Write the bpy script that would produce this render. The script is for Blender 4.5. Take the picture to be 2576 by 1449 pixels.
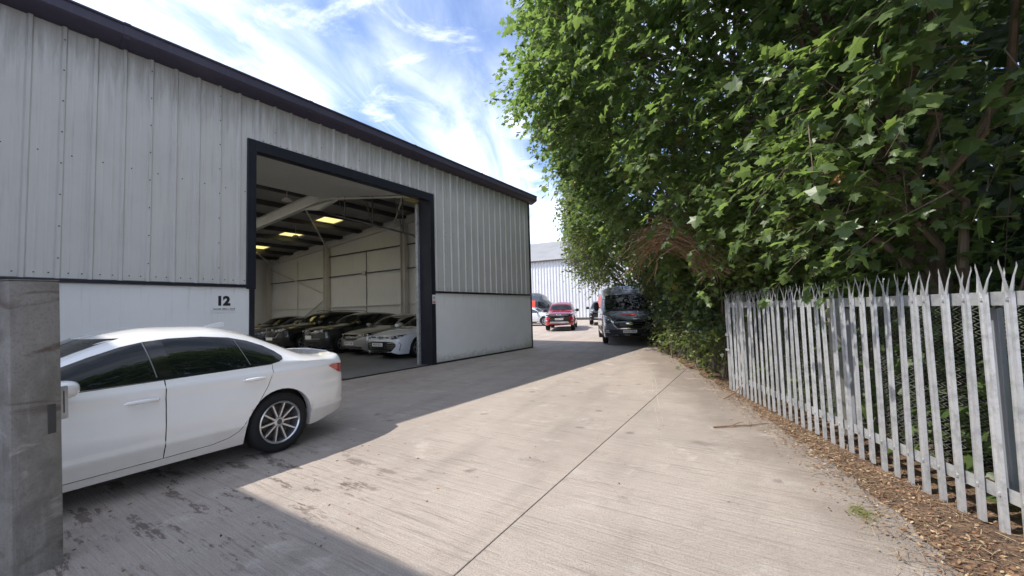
import bpy, bmesh, math, random
import numpy as np
from mathutils import Vector, Matrix
from mathutils.bvhtree import BVHTree

scene = bpy.context.scene
for o in list(bpy.data.objects):
    bpy.data.objects.remove(o)
random.seed(7)
RNG = np.random.default_rng(11)
R = math.radians
col = scene.collection

# ---------------------------------------------------------------- camera
CAM_H = 1.5
yaw, pitch, roll = R(33.802), R(3.151), R(-1.586)
F_ = Vector((-math.sin(yaw) * math.cos(pitch), math.cos(yaw) * math.cos(pitch), math.sin(pitch)))
r0 = Vector((math.cos(yaw), math.sin(yaw), 0)); u0 = r0.cross(F_)
r1 = r0 * math.cos(roll) + u0 * math.sin(roll); u1 = -r0 * math.sin(roll) + u0 * math.cos(roll)
cd = bpy.data.cameras.new('camera'); cam = bpy.data.objects.new('camera', cd); col.objects.link(cam)
cd.sensor_width = 36; cd.lens = 36 * 1041.77 / 2576; cd.clip_start = .05; cd.clip_end = 2000
m = Matrix((r1, u1, -F_)).transposed().to_4x4(); m.translation = (0, 0, CAM_H)
cam.matrix_world = m
scene.camera = cam

# ---------------------------------------------------------------- world, sun, exposure
SHX, SHY = .62, .50                       # shadow offset per metre of height
sun_dir = Vector((-SHX, -SHY, 1)).normalized()
SUN_STRENGTH, SKY_STRENGTH, EXPOSURE = 2.0, .15, 1.62
SKY_TINT, CLOUD = (.60, .64, .70, 1), (5.2, 5.35, 5.7, 1)
w = bpy.data.worlds.new('World'); scene.world = w; w.use_nodes = True
nt = w.node_tree; nt.nodes.clear()
N = nt.nodes.new; L = nt.links.new
out = N('ShaderNodeOutputWorld'); bg = N('ShaderNodeBackground'); L(bg.outputs[0], out.inputs[0])
sky = N('ShaderNodeTexSky'); sky.sky_type = 'NISHITA'; sky.sun_disc = False
sky.sun_elevation = math.asin(sun_dir.z); sky.sun_rotation = math.atan2(sun_dir.x, sun_dir.y) % (2 * math.pi)
sky.altitude = 1500; sky.air_density = .8; sky.dust_density = .6; sky.ozone_density = 3.0
bg.inputs[1].default_value = SKY_STRENGTH
tc = N('ShaderNodeTexCoord'); sep = N('ShaderNodeSeparateXYZ'); L(tc.outputs['Generated'], sep.inputs[0])
def wmath(op, a, b=None, c=None):
    n = N('ShaderNodeMath'); n.operation = op
    for i, v in enumerate((a, b, c)):
        if v is None: continue
        if isinstance(v, (int, float)): n.inputs[i].default_value = v
        else: L(v, n.inputs[i])
    return n.outputs[0]
zz = wmath('MAXIMUM', wmath('ADD', sep.outputs[2], .12), .03)
cmb = N('ShaderNodeCombineXYZ'); L(wmath('DIVIDE', sep.outputs[0], zz), cmb.inputs[0]); L(wmath('DIVIDE', sep.outputs[1], zz), cmb.inputs[1])
def cloud_noise(rot, scale, loc, nscale, detail, rough, dist, lac=2.1):
    mp = N('ShaderNodeMapping'); mp.vector_type = 'TEXTURE'; mp.inputs['Rotation'].default_value = (0, 0, R(rot)); mp.inputs['Scale'].default_value = tuple(1 / q for q in scale)
    mp.inputs['Location'].default_value = loc
    L(cmb.outputs[0], mp.inputs[0])
    n = N('ShaderNodeTexNoise'); n.inputs['Scale'].default_value = nscale; n.inputs['Detail'].default_value = detail
    n.inputs['Roughness'].default_value = rough; n.inputs['Distortion'].default_value = dist; n.inputs['Lacunarity'].default_value = lac
    L(mp.outputs[0], n.inputs[0])
    return n.outputs[0]
def ramp(v, a, b, pa=0., pb=1.):
    n = N('ShaderNodeMapRange'); n.interpolation_type = 'SMOOTHSTEP'
    n.inputs[1].default_value = a; n.inputs[2].default_value = b; n.inputs[3].default_value = pa; n.inputs[4].default_value = pb
    L(v, n.inputs[0]); return n.outputs[0]
CL_ROT, CL_LOC1, CL_LOC2 = 112, (1.3, .35, 0), (5.2, 1.1, 0)
big = cloud_noise(CL_ROT, (.55, 1.25, 1), CL_LOC1, .9, 3, .5, .4)
streak = cloud_noise(CL_ROT, (.75, 2.0, 1), CL_LOC2, 1.5, 8, .60, 1.3)
puff = cloud_noise(20, (1, 1.3, 1), (.4, 2.2, 0), 3.2, 8, .6, .5)
cover = wmath('MULTIPLY', ramp(big, .31, .60), ramp(streak, .24, .80, .16, 1))
pf = wmath('MULTIPLY', ramp(puff, .53, .75), ramp(big, .28, .5))
horiz = ramp(sep.outputs[2], .26, .02, 0, .75)
mask = wmath('MINIMUM', wmath('ADD', wmath('ADD', wmath('MULTIPLY', cover, .78), wmath('MULTIPLY', pf, .55)), wmath('MULTIPLY', horiz, ramp(streak, .2, .6, .6, 1))), .97)
mix = N('ShaderNodeMix'); mix.data_type = 'RGBA'
dim = N('ShaderNodeMix'); dim.data_type = 'RGBA'; dim.blend_type = 'MULTIPLY'; dim.inputs[0].default_value = 1; L(sky.outputs[0], dim.inputs[6]); dim.inputs[7].default_value = SKY_TINT
L(mask, mix.inputs['Factor']); L(dim.outputs[2], mix.inputs[6]); mix.inputs[7].default_value = CLOUD
L(mix.outputs[2], bg.inputs[0])

sd = bpy.data.lights.new('sun', 'SUN'); sd.energy = SUN_STRENGTH; sd.angle = R(.53); sd.color = (1, .94, .85)
so = bpy.data.objects.new('sun', sd); col.objects.link(so); so.location = (-30, -25, 50)
so.rotation_euler = (-sun_dir).to_track_quat('-Z', 'Y').to_euler()
vs = scene.view_settings; vs.view_transform = 'Standard'; vs.look = 'None'; vs.gamma = 1; vs.exposure = EXPOSURE
vs.use_curve_mapping = False
scene.cycles.use_denoising = True
scene.cycles.max_bounces = 8; scene.cycles.transparent_max_bounces = 12

# ---------------------------------------------------------------- helpers
def tag(o, label=None, cat=None, group=None, kind=None):
    if label: o['label'] = label
    if cat: o['category'] = cat
    if group: o['group'] = group
    if kind: o['kind'] = kind
    return o
def empty(name, loc=(0, 0, 0), rz=0, label=None, cat=None, group=None):
    o = bpy.data.objects.new(name, None); col.objects.link(o); o.location = loc; o.rotation_euler = (0, 0, rz)
    o.empty_display_size = .2
    return tag(o, label, cat, group)
def link(name, me, mat=None, parent=None):
    o = bpy.data.objects.new(name, me); col.objects.link(o)
    if mat is not None and not me.materials: me.materials.append(mat)
    if parent is not None: o.parent = parent
    return o
def np_mesh(name, V, T, smooth=False):
    """V (n,3) array, T (m,k) int array of equal-sized faces."""
    me = bpy.data.meshes.new(name); V = np.asarray(V, np.float32); T = np.asarray(T, np.int32)
    me.vertices.add(len(V)); me.vertices.foreach_set('co', V.ravel())
    k = T.shape[1]; me.loops.add(T.size); me.loops.foreach_set('vertex_index', T.ravel())
    me.polygons.add(len(T)); me.polygons.foreach_set('loop_start', np.arange(0, T.size, k, dtype=np.int32))
    me.polygons.foreach_set('loop_total', np.full(len(T), k, np.int32))
    me.polygons.foreach_set('use_smooth', np.full(len(T), smooth, bool))
    me.update(calc_edges=True); return me

class MB:
    def __init__(s): s.v = []; s.f = []
    def add(s, vs, fs):
        b = len(s.v); s.v += [tuple(p) for p in vs]; s.f += [tuple(i + b for i in f) for f in fs]; return s
    def box(s, x0, x1, y0, y1, z0, z1):
        if x0 > x1: x0, x1 = x1, x0
        if y0 > y1: y0, y1 = y1, y0
        if z0 > z1: z0, z1 = z1, z0
        return s.add([(x0,y0,z0),(x1,y0,z0),(x1,y1,z0),(x0,y1,z0),(x0,y0,z1),(x1,y0,z1),(x1,y1,z1),(x0,y1,z1)],
                     [(0,3,2,1),(4,5,6,7),(0,1,5,4),(1,2,6,5),(2,3,7,6),(3,0,4,7)])
    def bar(s, a, b, w, h, up=(0, 0, 1)):
        """box section beam from a to b; w sideways, h along up."""
        a, b = Vector(a), Vector(b); d = (b - a).normalized(); sd = d.cross(Vector(up))
        if sd.length < 1e-4: sd = d.cross(Vector((1, 0, 0)))
        sd.normalize(); u = sd.cross(d)
        vs = [p + sd * (i * w / 2) + u * (j * h / 2) for p in (a, b) for i, j in ((-1,-1),(1,-1),(1,1),(-1,1))]
        return s.add(vs, [(0,3,2,1),(4,5,6,7),(0,1,5,4),(1,2,6,5),(2,3,7,6),(3,0,4,7)])
    def ibeam(s, a, b, w, h, t=.015, up=(0, 0, 1)):
        a, b = Vector(a), Vector(b); d = (b - a).normalized(); sd = d.cross(Vector(up)).normalized(); u = sd.cross(d)
        for off in (h / 2 - t / 2, -h / 2 + t / 2): s.bar(a + u * off, b + u * off, w, t, u)
        s.bar(a, b, t, h - 2 * t - .002, u); return s
    def tube(s, pts, rad, n=8, caps=True):
        pts = [Vector(p) for p in pts]; b = len(s.v)
        if not hasattr(rad, '__len__'): rad = [rad] * len(pts)
        ref = None
        for i, p in enumerate(pts):
            d = (pts[min(i + 1, len(pts) - 1)] - pts[max(i - 1, 0)])
            d = d.normalized() if d.length > 1e-9 else Vector((0, 0, 1))
            if ref is None: ref = d.orthogonal().normalized()
            sd = (ref - d * ref.dot(d)); sd = sd.normalized() if sd.length > 1e-6 else d.orthogonal().normalized()
            ref = sd; u = d.cross(sd)
            for k in range(n):
                a = 2 * math.pi * k / n; s.v.append(tuple(p + (sd * math.cos(a) + u * math.sin(a)) * rad[i]))
        for i in range(len(pts) - 1):
            for k in range(n):
                k2 = (k + 1) % n; s.f.append((b + i*n + k, b + i*n + k2, b + (i+1)*n + k2, b + (i+1)*n + k))
        if caps:
            s.f.append(tuple(b + k for k in range(n))[::-1]); e = b + (len(pts) - 1) * n; s.f.append(tuple(e + k for k in range(n)))
        return s
    def prism(s, poly, a, b, axis='z'):
        """extrude a 2D polygon between a and b along axis (poly gives the two other axes in cyclic order)."""
        def P(u, v, t): return {'x': (t, u, v), 'y': (u, t, v), 'z': (u, v, t)}[axis]
        n = len(poly); vs = [P(u, v, a) for u, v in poly] + [P(u, v, b) for u, v in poly]
        fs = [tuple(range(n))[::-1], tuple(range(n, 2 * n))] + [(i, (i+1) % n, n + (i+1) % n, n + i) for i in range(n)]
        return s.add(vs, fs)
    def lathe(s, prof, n=32, axis='y', c=(0, 0, 0)):
        """prof: (r, t) list; t along axis."""
        b = len(s.v)
        for r, t in prof:
            for k in range(n):
                a = 2 * math.pi * k / n; ca, sa = r * math.cos(a), r * math.sin(a)
                p = {'y': (ca, t, sa), 'z': (ca, sa, t), 'x': (t, ca, sa)}[axis]
                s.v.append((p[0] + c[0], p[1] + c[1], p[2] + c[2]))
        for i in range(len(prof) - 1):
            for k in range(n):
                k2 = (k + 1) % n; s.f.append((b + i*n + k, b + (i+1)*n + k, b + (i+1)*n + k2, b + i*n + k2))
        return s
    def ellipsoid(s, c, r, nu=14, nv=10, p=1.):
        b = len(s.v); sg = lambda x: math.copysign(abs(x) ** p, x)
        for i in range(nv + 1):
            ph = math.pi * i / nv - math.pi / 2
            for k in range(nu):
                th = 2 * math.pi * k / nu
                s.v.append((c[0] + r[0]*sg(math.cos(ph))*sg(math.cos(th)), c[1] + r[1]*sg(math.cos(ph))*sg(math.sin(th)), c[2] + r[2]*sg(math.sin(ph))))
        for i in range(nv):
            for k in range(nu):
                k2 = (k + 1) % nu; s.f.append((b + i*nu + k, b + i*nu + k2, b + (i+1)*nu + k2, b + (i+1)*nu + k))
        return s
    def mesh(s, name, mat=None, smooth=False, bevel=0, seg=2, off=None, angle=None):
        me = bpy.data.meshes.new(name); vs = s.v
        if off is not None: vs = [(x - off[0], y - off[1], z - off[2]) for x, y, z in vs]
        me.from_pydata(vs, [], s.f)
        bm = bmesh.new(); bm.from_mesh(me)
        bmesh.ops.remove_doubles(bm, verts=bm.verts, dist=1e-5)
        bmesh.ops.recalc_face_normals(bm, faces=bm.faces)
        if bevel:
            es = [e for e in bm.edges if len(e.link_faces) == 2 and e.calc_face_angle(0) > .5]
            bmesh.ops.bevel(bm, geom=es, offset=bevel, segments=seg, affect='EDGES', profile=.5)
        if smooth:
            lim = angle or R(40)
            for f in bm.faces: f.smooth = True
            for e in bm.edges:
                if len(e.link_faces) == 2 and e.calc_face_angle(0) > lim: e.smooth = False
        bm.to_mesh(me); bm.free()
        if mat is not None: me.materials.append(mat)
        return me
    def build(s, name, mat, parent=None, smooth=False, bevel=0, seg=2, world=False, angle=None):
        off = parent.location if (world and parent is not None) else None
        return link(name, s.mesh(name, mat, smooth, bevel, seg, off, angle), None, parent)

_tcache = {}
def text_mesh(body, size, font_bold=.0, extrude=.001):
    key = (body, size, font_bold, extrude)
    if key in _tcache: return _tcache[key]
    c = bpy.data.curves.new('lettering', 'FONT'); c.body = body; c.size = size; c.align_x = 'CENTER'; c.align_y = 'CENTER'
    c.extrude = extrude; c.offset = font_bold; c.resolution_u = 3
    o = bpy.data.objects.new('lettering', c); col.objects.link(o)
    dg = bpy.context.evaluated_depsgraph_get(); dg.update()
    me = bpy.data.meshes.new_from_object(o.evaluated_get(dg)); me.name = 'lettering'
    bpy.data.objects.remove(o); bpy.data.curves.remove(c); _tcache[key] = me
    return me
def basis(xa, ya, za, loc=(0, 0, 0)):
    M = Matrix((Vector(xa), Vector(ya), Vector(za))).transposed().to_4x4(); M.translation = loc; return M

# ---------------------------------------------------------------- materials
MATS = {}
def principled(name, color, rough=.6, metal=0, spec=.5, coat=0, coat_rough=.03, emit=None, emit_s=0, trans=0, alpha=1):
    if name in MATS: return MATS[name]
    m = bpy.data.materials.new(name); m.use_nodes = True; b = m.node_tree.nodes['Principled BSDF']
    b.inputs['Base Color'].default_value = (*color, 1); b.inputs['Roughness'].default_value = rough; b.inputs['Metallic'].default_value = metal
    b.inputs['Specular IOR Level'].default_value = spec
    b.inputs['Coat Weight'].default_value = coat; b.inputs['Coat Roughness'].default_value = coat_rough
    b.inputs['Transmission Weight'].default_value = trans; b.inputs['Alpha'].default_value = alpha
    if emit: b.inputs['Emission Color'].default_value = (*emit, 1); b.inputs['Emission Strength'].default_value = emit_s
    MATS[name] = m; return m
class NT:
    """small node-tree writer"""
    def __init__(s, m):
        s.m = m; s.t = m.node_tree; s.b = s.t.nodes['Principled BSDF']; s.tc = s.t.nodes.new('ShaderNodeTexCoord')
    def node(s, t): return s.t.nodes.new(t)
    def lk(s, a, b): s.t.links.new(a, b)
    def coord(s, kind='Object', scale=(1, 1, 1), rot=(0, 0, 0), loc=(0, 0, 0)):
        mp = s.node('ShaderNodeMapping'); mp.inputs['Scale'].default_value = scale; mp.inputs['Rotation'].default_value = rot; mp.inputs['Location'].default_value = loc
        if kind == 'World':
            g = s.node('ShaderNodeNewGeometry'); s.lk(g.outputs['Position'], mp.inputs[0])
        else: s.lk(s.tc.outputs[kind], mp.inputs[0])
        return mp.outputs[0]
    def noise(s, co, scale, detail=4, rough=.55, dist=0):
        n = s.node('ShaderNodeTexNoise'); n.inputs['Scale'].default_value = scale; n.inputs['Detail'].default_value = detail
        n.inputs['Roughness'].default_value = rough; n.inputs['Distortion'].default_value = dist; s.lk(co, n.inputs[0]); return n.outputs[0]
    def voro(s, co, scale, feature='F1', out='Distance'):
        n = s.node('ShaderNodeTexVoronoi'); n.feature = feature; n.inputs['Scale'].default_value = scale; s.lk(co, n.inputs[0]); return n.outputs[out]
    def rng(s, v, a, b, c=0., d=1.):
        n = s.node('ShaderNodeMapRange'); n.interpolation_type = 'SMOOTHSTEP'
        for i, x in zip((1, 2, 3, 4), (a, b, c, d)): n.inputs[i].default_value = x
        s.lk(v, n.inputs[0]); return n.outputs[0]
    def math(s, op, a, b=0.):
        n = s.node('ShaderNodeMath'); n.operation = op
        for i, v in enumerate((a, b)):
            if isinstance(v, (int, float)): n.inputs[i].default_value = v
            else: s.lk(v, n.inputs[i])
        return n.outputs[0]
    def mix(s, fac, a, b, mode='MIX'):
        n = s.node('ShaderNodeMix'); n.data_type = 'RGBA'; n.blend_type = mode
        if isinstance(fac, (int, float)): n.inputs[0].default_value = fac
        else: s.lk(fac, n.inputs[0])
        for i, v in ((6, a), (7, b)):
            if isinstance(v, tuple): n.inputs[i].default_value = (*v[:3], 1)
            else: s.lk(v, n.inputs[i])
        return n.outputs[2]
    def col(s, c): s.lk(c, s.b.inputs['Base Color'])
    def rough(s, v): s.lk(v, s.b.inputs['Roughness'])
    def bump(s, h, strength=.3, dist=.01):
        n = s.node('ShaderNodeBump'); n.inputs['Strength'].default_value = strength; n.inputs['Distance'].default_value = dist
        s.lk(h, n.inputs['Height']); s.lk(n.outputs[0], s.b.inputs['Normal'])
def weathered(name, color, dark, rough=.6, scale=3., amt=.5, bump=.05, metal=0, spec=.4, streak=True, fine=40):
    """painted or galvanised surface with blotches, run-down streaks and fine relief"""
    if name in MATS: return MATS[name]
    m = principled(name, color, rough, metal, spec); n = NT(m)
    co = n.coord('World'); a = n.noise(co, scale, 6, .6)
    f = n.rng(a, .42, .72)
    if streak:
        st = n.noise(n.coord('World', (9, 9, .5)), 2.2, 4, .6); f = n.math('MULTIPLY', n.math('ADD', f, n.rng(st, .5, .75)), .6)
    n.col(n.mix(n.math('MULTIPLY', f, amt), color, dark))
    fn = n.noise(co, fine, 3, .6); n.rough(n.math('ADD', n.math('MULTIPLY', fn, .2), rough - .1))
    if bump: n.bump(fn, bump, .004)
    return m

# shared materials
BLACK_TRIM = weathered('black_trim', (.012, .013, .022), (.03, .03, .04), .42, 2, .6, .02)
STEEL_CREAM = weathered('cream_steel', (.66, .63, .58), (.46, .43, .38), .6, 1.4, .6, .02)
DARK_STEEL = weathered('dark_steel', (.07, .068, .07), (.11, .09, .08), .55, 2, .6, .02)
def galvanised():
    m = principled('galvanised_steel', (.42, .435, .45), .42, .55, .5); n = NT(m); co = n.coord('World')
    oi = n.node('ShaderNodeObjectInfo'); a = n.noise(co, 9, 6, .65); sp_ = n.voro(co, 70, 'F1', 'Color'); st = n.noise(n.coord('World', (14, 14, 1.2)), 2.4, 6, .68); f = n.noise(co, 80, 3, .6)
    c = n.mix(oi.outputs['Random'], (.42, .435, .45), (.54, .555, .57)); c = n.mix(n.math('MULTIPLY', n.rng(a, .42, .68), .65), c, (.24, .25, .26)); c = n.mix(.04, c, sp_, 'OVERLAY')
    c = n.mix(n.math('MULTIPLY', n.rng(st, .58, .74), .55), c, (.60, .61, .61)); c = n.mix(n.math('MULTIPLY', n.rng(st, .40, .28), .5), c, (.22, .215, .20))
    r_ = n.noise(n.coord('World', (5, 5, 2)), 3.0, 7, .7); c = n.mix(n.math('MULTIPLY', n.rng(r_, .68, .76), .7), c, (.20, .10, .05))
    n.col(c); n.rough(n.math('ADD', n.math('MULTIPLY', a, .3), .3)); n.bump(f, .06, .004); return m
GALV = galvanised()
GALV_DARK = weathered('weathered_galvanised', (.30, .32, .35), (.20, .21, .23), .5, 5, .7, .05, .4)
TYRE = principled('tyre_rubber', (.012, .012, .013), .75, 0, .3)
GLASS_DARK = principled('tinted_glass', (.006, .008, .008), .02, 0, .42)
PLASTIC = principled('black_plastic', (.018, .018, .02), .5, 0, .4)
GLOSS_BLACK = principled('gloss_black', (.006, .006, .007), .08, 0, .6)
CHROME = principled('chrome', (.75, .76, .78), .12, 1)
ALLOY = principled('alloy', (.56, .57, .59), .28, .85, .5)
LAMP_GLASS = principled('lamp_lens', (.55, .58, .62), .05, .3, .8, 1)
LAMP_DARK = principled('lamp_housing', (.03, .032, .038), .12, .3, .6, 1)
RED_LENS = principled('red_lens', (.42, .012, .015), .12, 0, .6, 1)
PLATE_W = principled('plate_white', (.78, .78, .76), .4)
PLATE_Y = principled('plate_yellow', (.75, .55, .06), .4)
INK = principled('black_ink', (.01, .01, .01), .5)
# ================================================================ THE SETTING
XW = -8.656                                        # outer face of the warehouse wall
def gz(y): return max(0., .02 * (y - 17))          # the yard climbs gently beyond the building
JX = lambda y: -1.58 - .053 * y                    # long joint between the concrete bays

def concrete_material(name, base, seed):
    m = principled(name, base, .85, 0, .25); n = NT(m)
    co = n.coord('World', loc=(seed, seed * .7, 0))
    groove = n.noise(n.coord('World', (.75, 17, 1), (0, 0, R(1.0)), (seed, 0, 0)), 1.5, 7, .66, .25)
    groove2 = n.noise(n.coord('World', (.8, 46, 1), (0, 0, R(-.6)), (0, seed, 0)), 1.7, 3, .6, .1)
    big = n.noise(co, .55, 5, .55); med = n.noise(co, 3.5, 6, .62); fine = n.noise(co, 90, 4, .65); grit = n.voro(co, 160)
    c = n.mix(n.rng(big, .35, .7), base, tuple(x * .82 for x in base))
    c = n.mix(n.math('MULTIPLY', n.rng(med, .5, .78), .45), c, (.30, .25, .215))
    c = n.mix(n.math('MULTIPLY', n.rng(med, .46, .25), .35), c, (.56, .53, .49))
    c = n.mix(n.math('MULTIPLY', n.rng(groove, .47, .30), .58), c, (.19, .168, .15))
    c = n.mix(n.math('MULTIPLY', n.rng(groove2, .55, .7), .2), c, (.58, .55, .5))
    c = n.mix(n.math('MULTIPLY', n.rng(fine, .44, .66), .5), c, (.22, .195, .175))
    spots = n.voro(n.coord('World', (1, 1, 1), loc=(3, seed, 0)), 1.9); sp2 = n.noise(co, 11, 5, .7)
    c = n.mix(n.math('MULTIPLY', n.rng(n.math('ADD', spots, n.math('MULTIPLY', sp2, .35)), .33, .2), .55), c, (.13, .115, .105))
    # mud washed down beside the parked car, and a browner tone towards the verge
    g = n.node('ShaderNodeNewGeometry'); sx = n.node('ShaderNodeSeparateXYZ'); n.lk(g.outputs['Position'], sx.inputs[0])
    mx = n.math('MULTIPLY', n.rng(sx.outputs[0], -2.3, -3.5), n.rng(sx.outputs[1], 3.6, 2.2)); mx = n.math('MULTIPLY', mx, n.rng(sx.outputs[0], -8.0, -5.8))
    mud = n.noise(n.coord('World', (.9, 3.2, 1), (0, 0, R(6)), (4.1, 2.2, 0)), 1.5, 12, .78, .08)
    c = n.mix(n.math('MULTIPLY', n.math('MULTIPLY', n.rng(mud, .54, .585), mx), .8), c, (.115, .088, .074))
    vd = n.math('ADD', sx.outputs[0], n.math('MULTIPLY', sx.outputs[1], .46)); vn = n.noise(co, 1.6, 6, .66, .5)
    c = n.mix(n.math('MULTIPLY', n.rng(n.math('ADD', vd, n.math('MULTIPLY', vn, 1.5)), 2.15, 3.1), .55), c, (.17, .135, .11))
    # tyre tracks down the lane, oil spots and hairline cracks
    tw_ = n.math('ADD', n.math('ADD', sx.outputs[0], n.math('MULTIPLY', sx.outputs[1], .22)), n.math('MULTIPLY', n.noise(co, .5, 3, .5), .7))
    trk = n.math('MULTIPLY', n.rng(n.math('ABSOLUTE', n.math('SUBTRACT', n.math('PINGPONG', n.math('ADD', tw_, .55), .9), .45)), .22, .04), n.rng(n.noise(n.coord('World', (2.5, .35, 1)), 1.4, 6, .65), .38, .7))
    c = n.mix(n.math('MULTIPLY', trk, .30), c, (.20, .175, .155))
    oil = n.noise(n.coord('World', (1, 1, 1), loc=(7.7, 1.3, 0)), 1.05, 7, .62, .3); c = n.mix(n.math('MULTIPLY', n.rng(oil, .63, .72), .5), c, (.15, .125, .115))
    lite = n.noise(n.coord('World', (1, 1, 1), loc=(2.7, 8.3, 0)), 1.6, 8, .68, .3); c = n.mix(n.math('MULTIPLY', n.rng(lite, .57, .70), .4), c, (.62, .56, .50))
    crk = n.voro(n.coord('World', (1, 1, 1), loc=(.3, .8, 0)), .33, 'DISTANCE_TO_EDGE'); cn = n.noise(co, 2.5, 5, .7)
    c = n.mix(n.math('MULTIPLY', n.rng(n.math('ADD', crk, n.math('MULTIPLY', n.math('SUBTRACT', cn, .5), .03)), .004, .0), n.rng(cn, .5, .6)), c, (.12, .10, .09))
    n.col(c)
    h = n.math('ADD', n.math('MULTIPLY', groove, 1.2), n.math('ADD', n.math('MULTIPLY', fine, .35), n.math('MULTIPLY', n.rng(grit, 0, .5), .25)))
    n.bump(h, 1.0, .013)
    return m
CONC = concrete_material('brushed_concrete', (.450, .386, .336), 0)
CONC2 = concrete_material('brushed_concrete_old', (.436, .376, .329), 13)
JOINT = principled('joint_filler', (.10, .085, .075), .9)
def soil_material():
    m = principled('soil', (.14, .09, .06), .95, 0, .2); n = NT(m); co = n.coord('World')
    a = n.noise(co, 4, 8, .7); b = n.noise(co, 40, 5, .7); v = n.voro(co, 55)
    c = n.mix(n.rng(a, .35, .65), (.13, .08, .055), (.26, .17, .11)); c = n.mix(n.rng(b, .45, .62), c, (.06, .045, .035)); c = n.mix(n.math('MULTIPLY', n.rng(v, .25, .05), .5), c, (.42, .31, .2))
    n.col(c); n.bump(n.math('ADD', b, a), .9, .03); return m
SOIL = soil_material()

gr = link('ground', np_mesh('ground', [(-900,-900,-.06),(900,-900,-.06),(900,900,-.06),(-900,900,-.06)], [(0,1,2,3)]), SOIL); tag(gr, kind='structure')
yard = MB().box(XW - .02, 4.2, -14, 17, -.2, -.012).build('yard', JOINT); tag(yard, kind='structure')
def slab(pts, mat):
    o = MB().prism(pts, -.008, 0, 'z').build('slab', mat, yard, bevel=.004, seg=1); return o
g = .003
slab([(XW + .002, -14), (JX(-14) - g, -14), (JX(3.44) - g, 3.44 - g), (XW + .002, 3.50 - g)], CONC)
slab([(XW + .002, 3.50 + g), (JX(3.44) - g, 3.44 + g), (JX(17) - g, 17 - g), (XW + .002, 17 - g)], CONC)
slab([(JX(-14) + g, -14), (4.2, -14), (4.2, 3.40 - g), (JX(3.44) + g, 3.44 - g)], CONC2)
slab([(JX(3.44) + g, 3.44 + g), (4.2, 3.40 + g), (4.2, 17 - g), (JX(17) + g, 17 - g)], CONC2)
# rising apron beyond the building, and the strip beside its far gable
ya = MB(); xs = [-70, XW - .02, -2.5]
ya.add([(-70, 14.45, 0), (XW - .024, 14.45, 0), (XW - .024, 17, 0), (-70, 17, 0)], [(0, 1, 2, 3)])
ya.add([(-70, 17.004, 0), (4, 17.004, 0), (4, 52, gz(52)), (-70, 52, gz(52))], [(0, 1, 2, 3)])
tag(ya.build('yard_apron', CONC), kind='structure')
# scrape left by the swinging gate
sc = [(-4.6, 14.5), (-3.9, 12.7), (-3.05, 10.5), (-2.39, 8.72), (-1.95, 7.09), (-1.45, 5.5), (-1.04, 4.27), (-.8, 3.45), (-.65, 2.96)]
scrape_mat = principled('scraped_concrete', (.462, .403, .355), .85)
def ribbon(pts, off, wd, z):
    V = []; F = []
    P = [Vector((x, y)) for x, y in pts]; D = []
    for i in range(len(P) - 1):
        for k in range(6): D.append(P[i].lerp(P[i + 1], k / 6))
    for _ in range(4): D = [D[0]] + [(D[i-1] + D[i] * 2 + D[i+1]) / 4 for i in range(1, len(D) - 1)] + [D[-1]]
    for i, p in enumerate(D):
        d = (D[min(i+1, len(D)-1)] - D[max(i-1, 0)]).normalized(); nn = Vector((-d.y, d.x)); ww = wd * max(.02, random.uniform(-.5, 1.3)) * min(1, (len(D) - 1 - i) / 22)
        V += [(*(p + nn * (off - ww / 2)), z), (*(p + nn * (off + ww / 2)), z)]
        if i: F.append((2*i-2, 2*i-1, 2*i+1, 2*i))
    return V, F
for off in (-.035, .03):
    link('scrape_mark', MB().add(*ribbon(sc, off, .010, .0025)).mesh('scrape_mark', scrape_mat), None, yard)

# verge of bare soil and litter along the fence
edge = [(1.0, -6), (.92, 1.5), (.80, 2.6), (.69, 3.26), (.54, 4.06), (.12, 5.16), (-.35, 6.5), (-.98, 8.09), (-1.75, 10.0), (-2.75, 12.28), (-3.7, 14.6), (-4.61, 16.69), (-7.2, 22.5), (-12, 33), (-15, 40)]
def edge_x(y):
    return float(np.interp(y, [p[1] for p in edge], [p[0] for p in edge]))
ys = np.concatenate([np.arange(-6, 20, .12), np.arange(20, 40, .6)]); V = []; F = []
lo = RNG.normal(0, 1, len(ys)); lo = np.convolve(lo, np.ones(5) / 5, 'same')
cols = [0, .1, .35, .8, 2, 5, 12, 30]
for i, y in enumerate(ys):
    for j, c in enumerate(cols):
        V.append((edge_x(y) + c + (lo[i] * .09 if j < 3 else 0), y, gz(y) + .007 + min(c, 3) * .05 * (j > 0) + (RNG.random() * .02 if 0 < j < 6 else 0)))
nc = len(cols)
for i in range(len(ys) - 1):
    for j in range(nc - 1): F.append((i*nc + j, i*nc + j + 1, (i+1)*nc + j + 1, (i+1)*nc + j))
vg = link('verge', np_mesh('verge', V, F, True), SOIL); tag(vg, kind='structure')

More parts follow.
